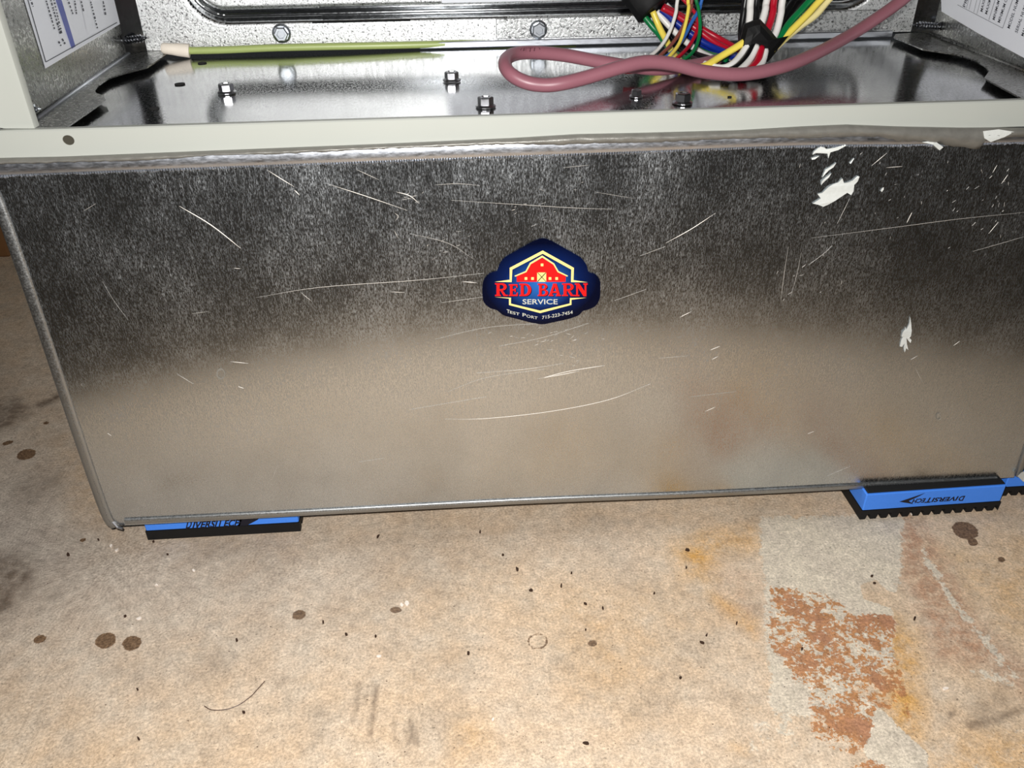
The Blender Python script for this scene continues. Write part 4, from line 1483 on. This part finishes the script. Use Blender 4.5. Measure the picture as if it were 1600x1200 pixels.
tape(pt((984, -34, 'y', .196)), pt((1021, 17, 'y', .188)), 0.0125, 0.0118, ((0, 1, 0.2), 0.62))
tb = [(1163, 38), (1176, 33), (1188, 31), (1203, 47), (1214, 60), (1232, 56), (1216, 76), (1200, 97), (1190, 93), (1172, 86), (1154, 77), (1158, 58)]
tc = (1188, 66)
mb = MB()
rings = [(1.0, .148), (1.04, .140), (1.0, .131), (0.78, .1262), (0.45, .1250)]
vs = [at(tc[0] + (u - tc[0]) * k, tc[1] + (v - tc[1]) * k, y=y + random.uniform(-.0004, .0004)) for k, y in rings for u, v in tb]
vs = [(p[0], p[1], max(p[2], ZP + .004)) for p in vs]
n = len(tb)
mb.add(vs, [(j * n + i, j * n + (i + 1) % n, (j + 1) * n + (i + 1) % n, (j + 1) * n + i) for j in range(len(rings) - 1) for i in range(n)] + [tuple(range(n)), tuple((len(rings) - 1) * n + i for i in range(n))])
mb.build('tape_wrap', M_TAPE, harness)

# green ground wire along the back with its white connector
g = thing('ground_wire', 'olive green wire with white end connector along the back of the pan', 'wire', at(293, 79, y=.205))
gp = [at(u, v, y=y) for u, v, y in ((288, 78, .2085), (300, 79, .2085), (350, 78, .2095), (420, 75, .2105), (500, 73, .212), (580, 71.5, .2135), (650, 70, .2155), (720, 68, .2175), (830, 66, .2195), (900, 64, .2205))]
gp = [(p[0], p[1], max(p[2], ZP + .0026)) for p in gp]
MB().tube(spline(gp, 6), [0.0025] * 37 + [0.0022] * 100 if False else 0.0024, 10).build('wire', WIRE['olive'], g, smooth=True)
c0, c1 = np.array(at(252, 75.5, y=.2065)), np.array(at(296, 79.5, y=.2075))
c0[2] = max(c0[2], ZF + .0045)
c1[2] = max(c1[2], ZP + .0048)
mb = MB()
pts = [tuple(c0 + (c1 - c0) * t) for t in (0, .08, .4, .6, 1)]
mb.tube(pts, [.0026, .0036, .0038, .0042, .0045], 12, ((0, 1, 0), .8)).build('connector', simple('ivory_plastic', (238, 228, 214), .5), g, smooth=True, angle=50)

# ------------------------------------------------------------------ bits on the floor
wd_ = at(16, 402, z=0)
mb = MB().bevel_box(wd_[0] - .16, wd_[0], wd_[1], wd_[1] + .09, 0, 0.036, 0.002)
tag(mb.build('wood_offcut', M_WOOD, None, loc=(wd_[0] - .08, wd_[1] + .045, 0)), 'brown wood offcut on the floor behind the left end of the metal box', 'wood')

hp = [at(u, v, z=.0004) for u, v in ((319, 1103), (330, 1109), (350, 1109), (372, 1102), (392, 1088), (405, 1074), (414, 1064))]
tag(MB().tube(spline(hp, 5), 0.00022, 5).build('hair_strand', simple('dark_hair', (70, 44, 34), .5), None, loc=at(360, 1095, z=0)), 'thin dark curved hair lying on the concrete', 'hair')


def chip(u, v, wpx, hpx, ang, thick, mat, name, n=7):
    c = at(u, v, z=0)
    pts = []
    for k in range(n):
        a = 2 * math.pi * k / n
        r_ = random.uniform(.6, 1.15)
        dx, dy = wpx * r_ * math.cos(a) / 2, hpx * r_ * math.sin(a) / 2
        x = u + dx * math.cos(ang) - dy * math.sin(ang)
        y = v + dx * math.sin(ang) + dy * math.cos(ang)
        pts.append(at(x, y, z=0)[:2])
    zt = [thick * random.uniform(.6, 1.2) for _ in pts]
    mp = {tuple(p): z for p, z in zip(pts, zt)}
    return MB().plate(pts, lambda x, y: (x, y, mp.get((x, y), thick)), lambda x, y: (x, y, 0.0)).build(name, mat, None, loc=c)


ORD = ['first', 'second', 'third', 'fourth', 'fifth', 'sixth', 'seventh', 'eighth', 'ninth', 'tenth', 'eleventh', 'twelfth', 'thirteenth', 'fourteenth', 'fifteenth', 'sixteenth', 'seventeenth',
       'eighteenth', 'nineteenth', 'twentieth'] + ['twenty-' + q for q in ('first', 'second', 'third', 'fourth', 'fifth', 'sixth', 'seventh', 'eighth', 'ninth')] + ['thirtieth'] + \
      ['thirty-' + q for q in ('first', 'second', 'third', 'fourth', 'fifth', 'sixth', 'seventh', 'eighth', 'ninth')]
CHIPS = ((217, 1000 - 33, 12, 6, -.2), (174, 854, 6, 7, .3), (183, 860, 10, 5, -.6), (245, 915, 8, 5, 0), (303, 892, 7, 5, -.3), (592, 1026, 14, 5, -.15), (1477, 1077, 14, 7, .1), (770, 1125, 5, 8, .2),
                        (636, 943, 9, 12, .2), (628, 946, 8, 7, 0), (1424, 803, 6, 6, 0), (1268, 1077, 6, 5, 0))
for i, (u, v, a, b, ang) in enumerate(sorted(CHIPS)):
    o = chip(u, v, a * .75, b * .75, ang, 0.0009, M_CHIP, 'white_chip')
    tag(o, 'small white chip on the concrete floor, the %s from the left' % ORD[i], 'chip', 'white chips on the floor')
CRUMBS = ((215, 1103 - 25, 5, 6, 0), (381, 1114, 8, 6, .2), (370, 1001, 6, 7, 0), (217, 1155, 9, 5, 1.1), (107, 868, 7, 7, 0), (196, 963, 9, 5, -.5), (154, 844, 6, 5, .3), (591, 839, 10, 4, -.9),
                        (808, 890, 9, 6, 1.2), (830, 923, 11, 5, .1), (877, 916, 5, 8, .1), (914, 944, 10, 4, .4), (942, 951, 4, 8, -.4), (732, 1022, 6, 9, .2), (786, 868, 6, 5, .2), (915, 1162, 14, 8, .3), (750, 832, 4, 6, 0),
                        (1074, 860, 10, 7, .2), (1072, 888, 4, 5, 0), (1097, 1005, 13, 4, .5), (1063, 1060, 7, 6, 0), (1104, 993, 4, 8, .5), (1253, 1015, 5, 7, 0), (1429, 967, 6, 8, .3), (1362, 901, 7, 5, 0), (1366, 912, 9, 4, .3),
                        (1151, 975, 4, 7, .2), (505, 973, 5, 7, .2), (541, 992, 8, 5, .1), (587, 995, 4, 7, .7), (893, 896, 4, 5, 0), (1022, 928, 5, 4, 0), (915, 985, 4, 4, 0), (240, 847, 7, 4, -.3), (262, 867, 5, 3, 0))
for i, (u, v, a, b, ang) in enumerate(sorted(CRUMBS)):
    o = chip(u, v, a * .7, b * .7, ang, 0.0012, M_CRUMB, 'dark_crumb')
    tag(o, 'tiny dark crumb on the concrete floor, the %s from the left' % ORD[i], 'crumb', 'dark crumbs on the floor')
# dust too fine to count
mb = MB()
for _ in range(300):
    u, v = rng.uniform(0, 1600), rng.uniform(800, 1200)
    p = at(u, v, z=0)
    if p[1] > -0.012 and p[0] > -.01:
        continue
    s_ = rng.uniform(.00015, .0004)
    a = rng.uniform(0, 6)
    mb.add([(p[0] + s_ * 1.6 * math.cos(a + k), p[1] + s_ * math.sin(a + k), 0.0) for k in (0, 2.1, 4.2)] + [(p[0], p[1], s_ * .8)], [(0, 1, 3), (1, 2, 3), (2, 0, 3), (0, 2, 1)])
o = mb.build('floor_grit', M_CRUMB)
tag(o, 'fine dark grit scattered over the concrete floor', 'grit', kind='stuff')
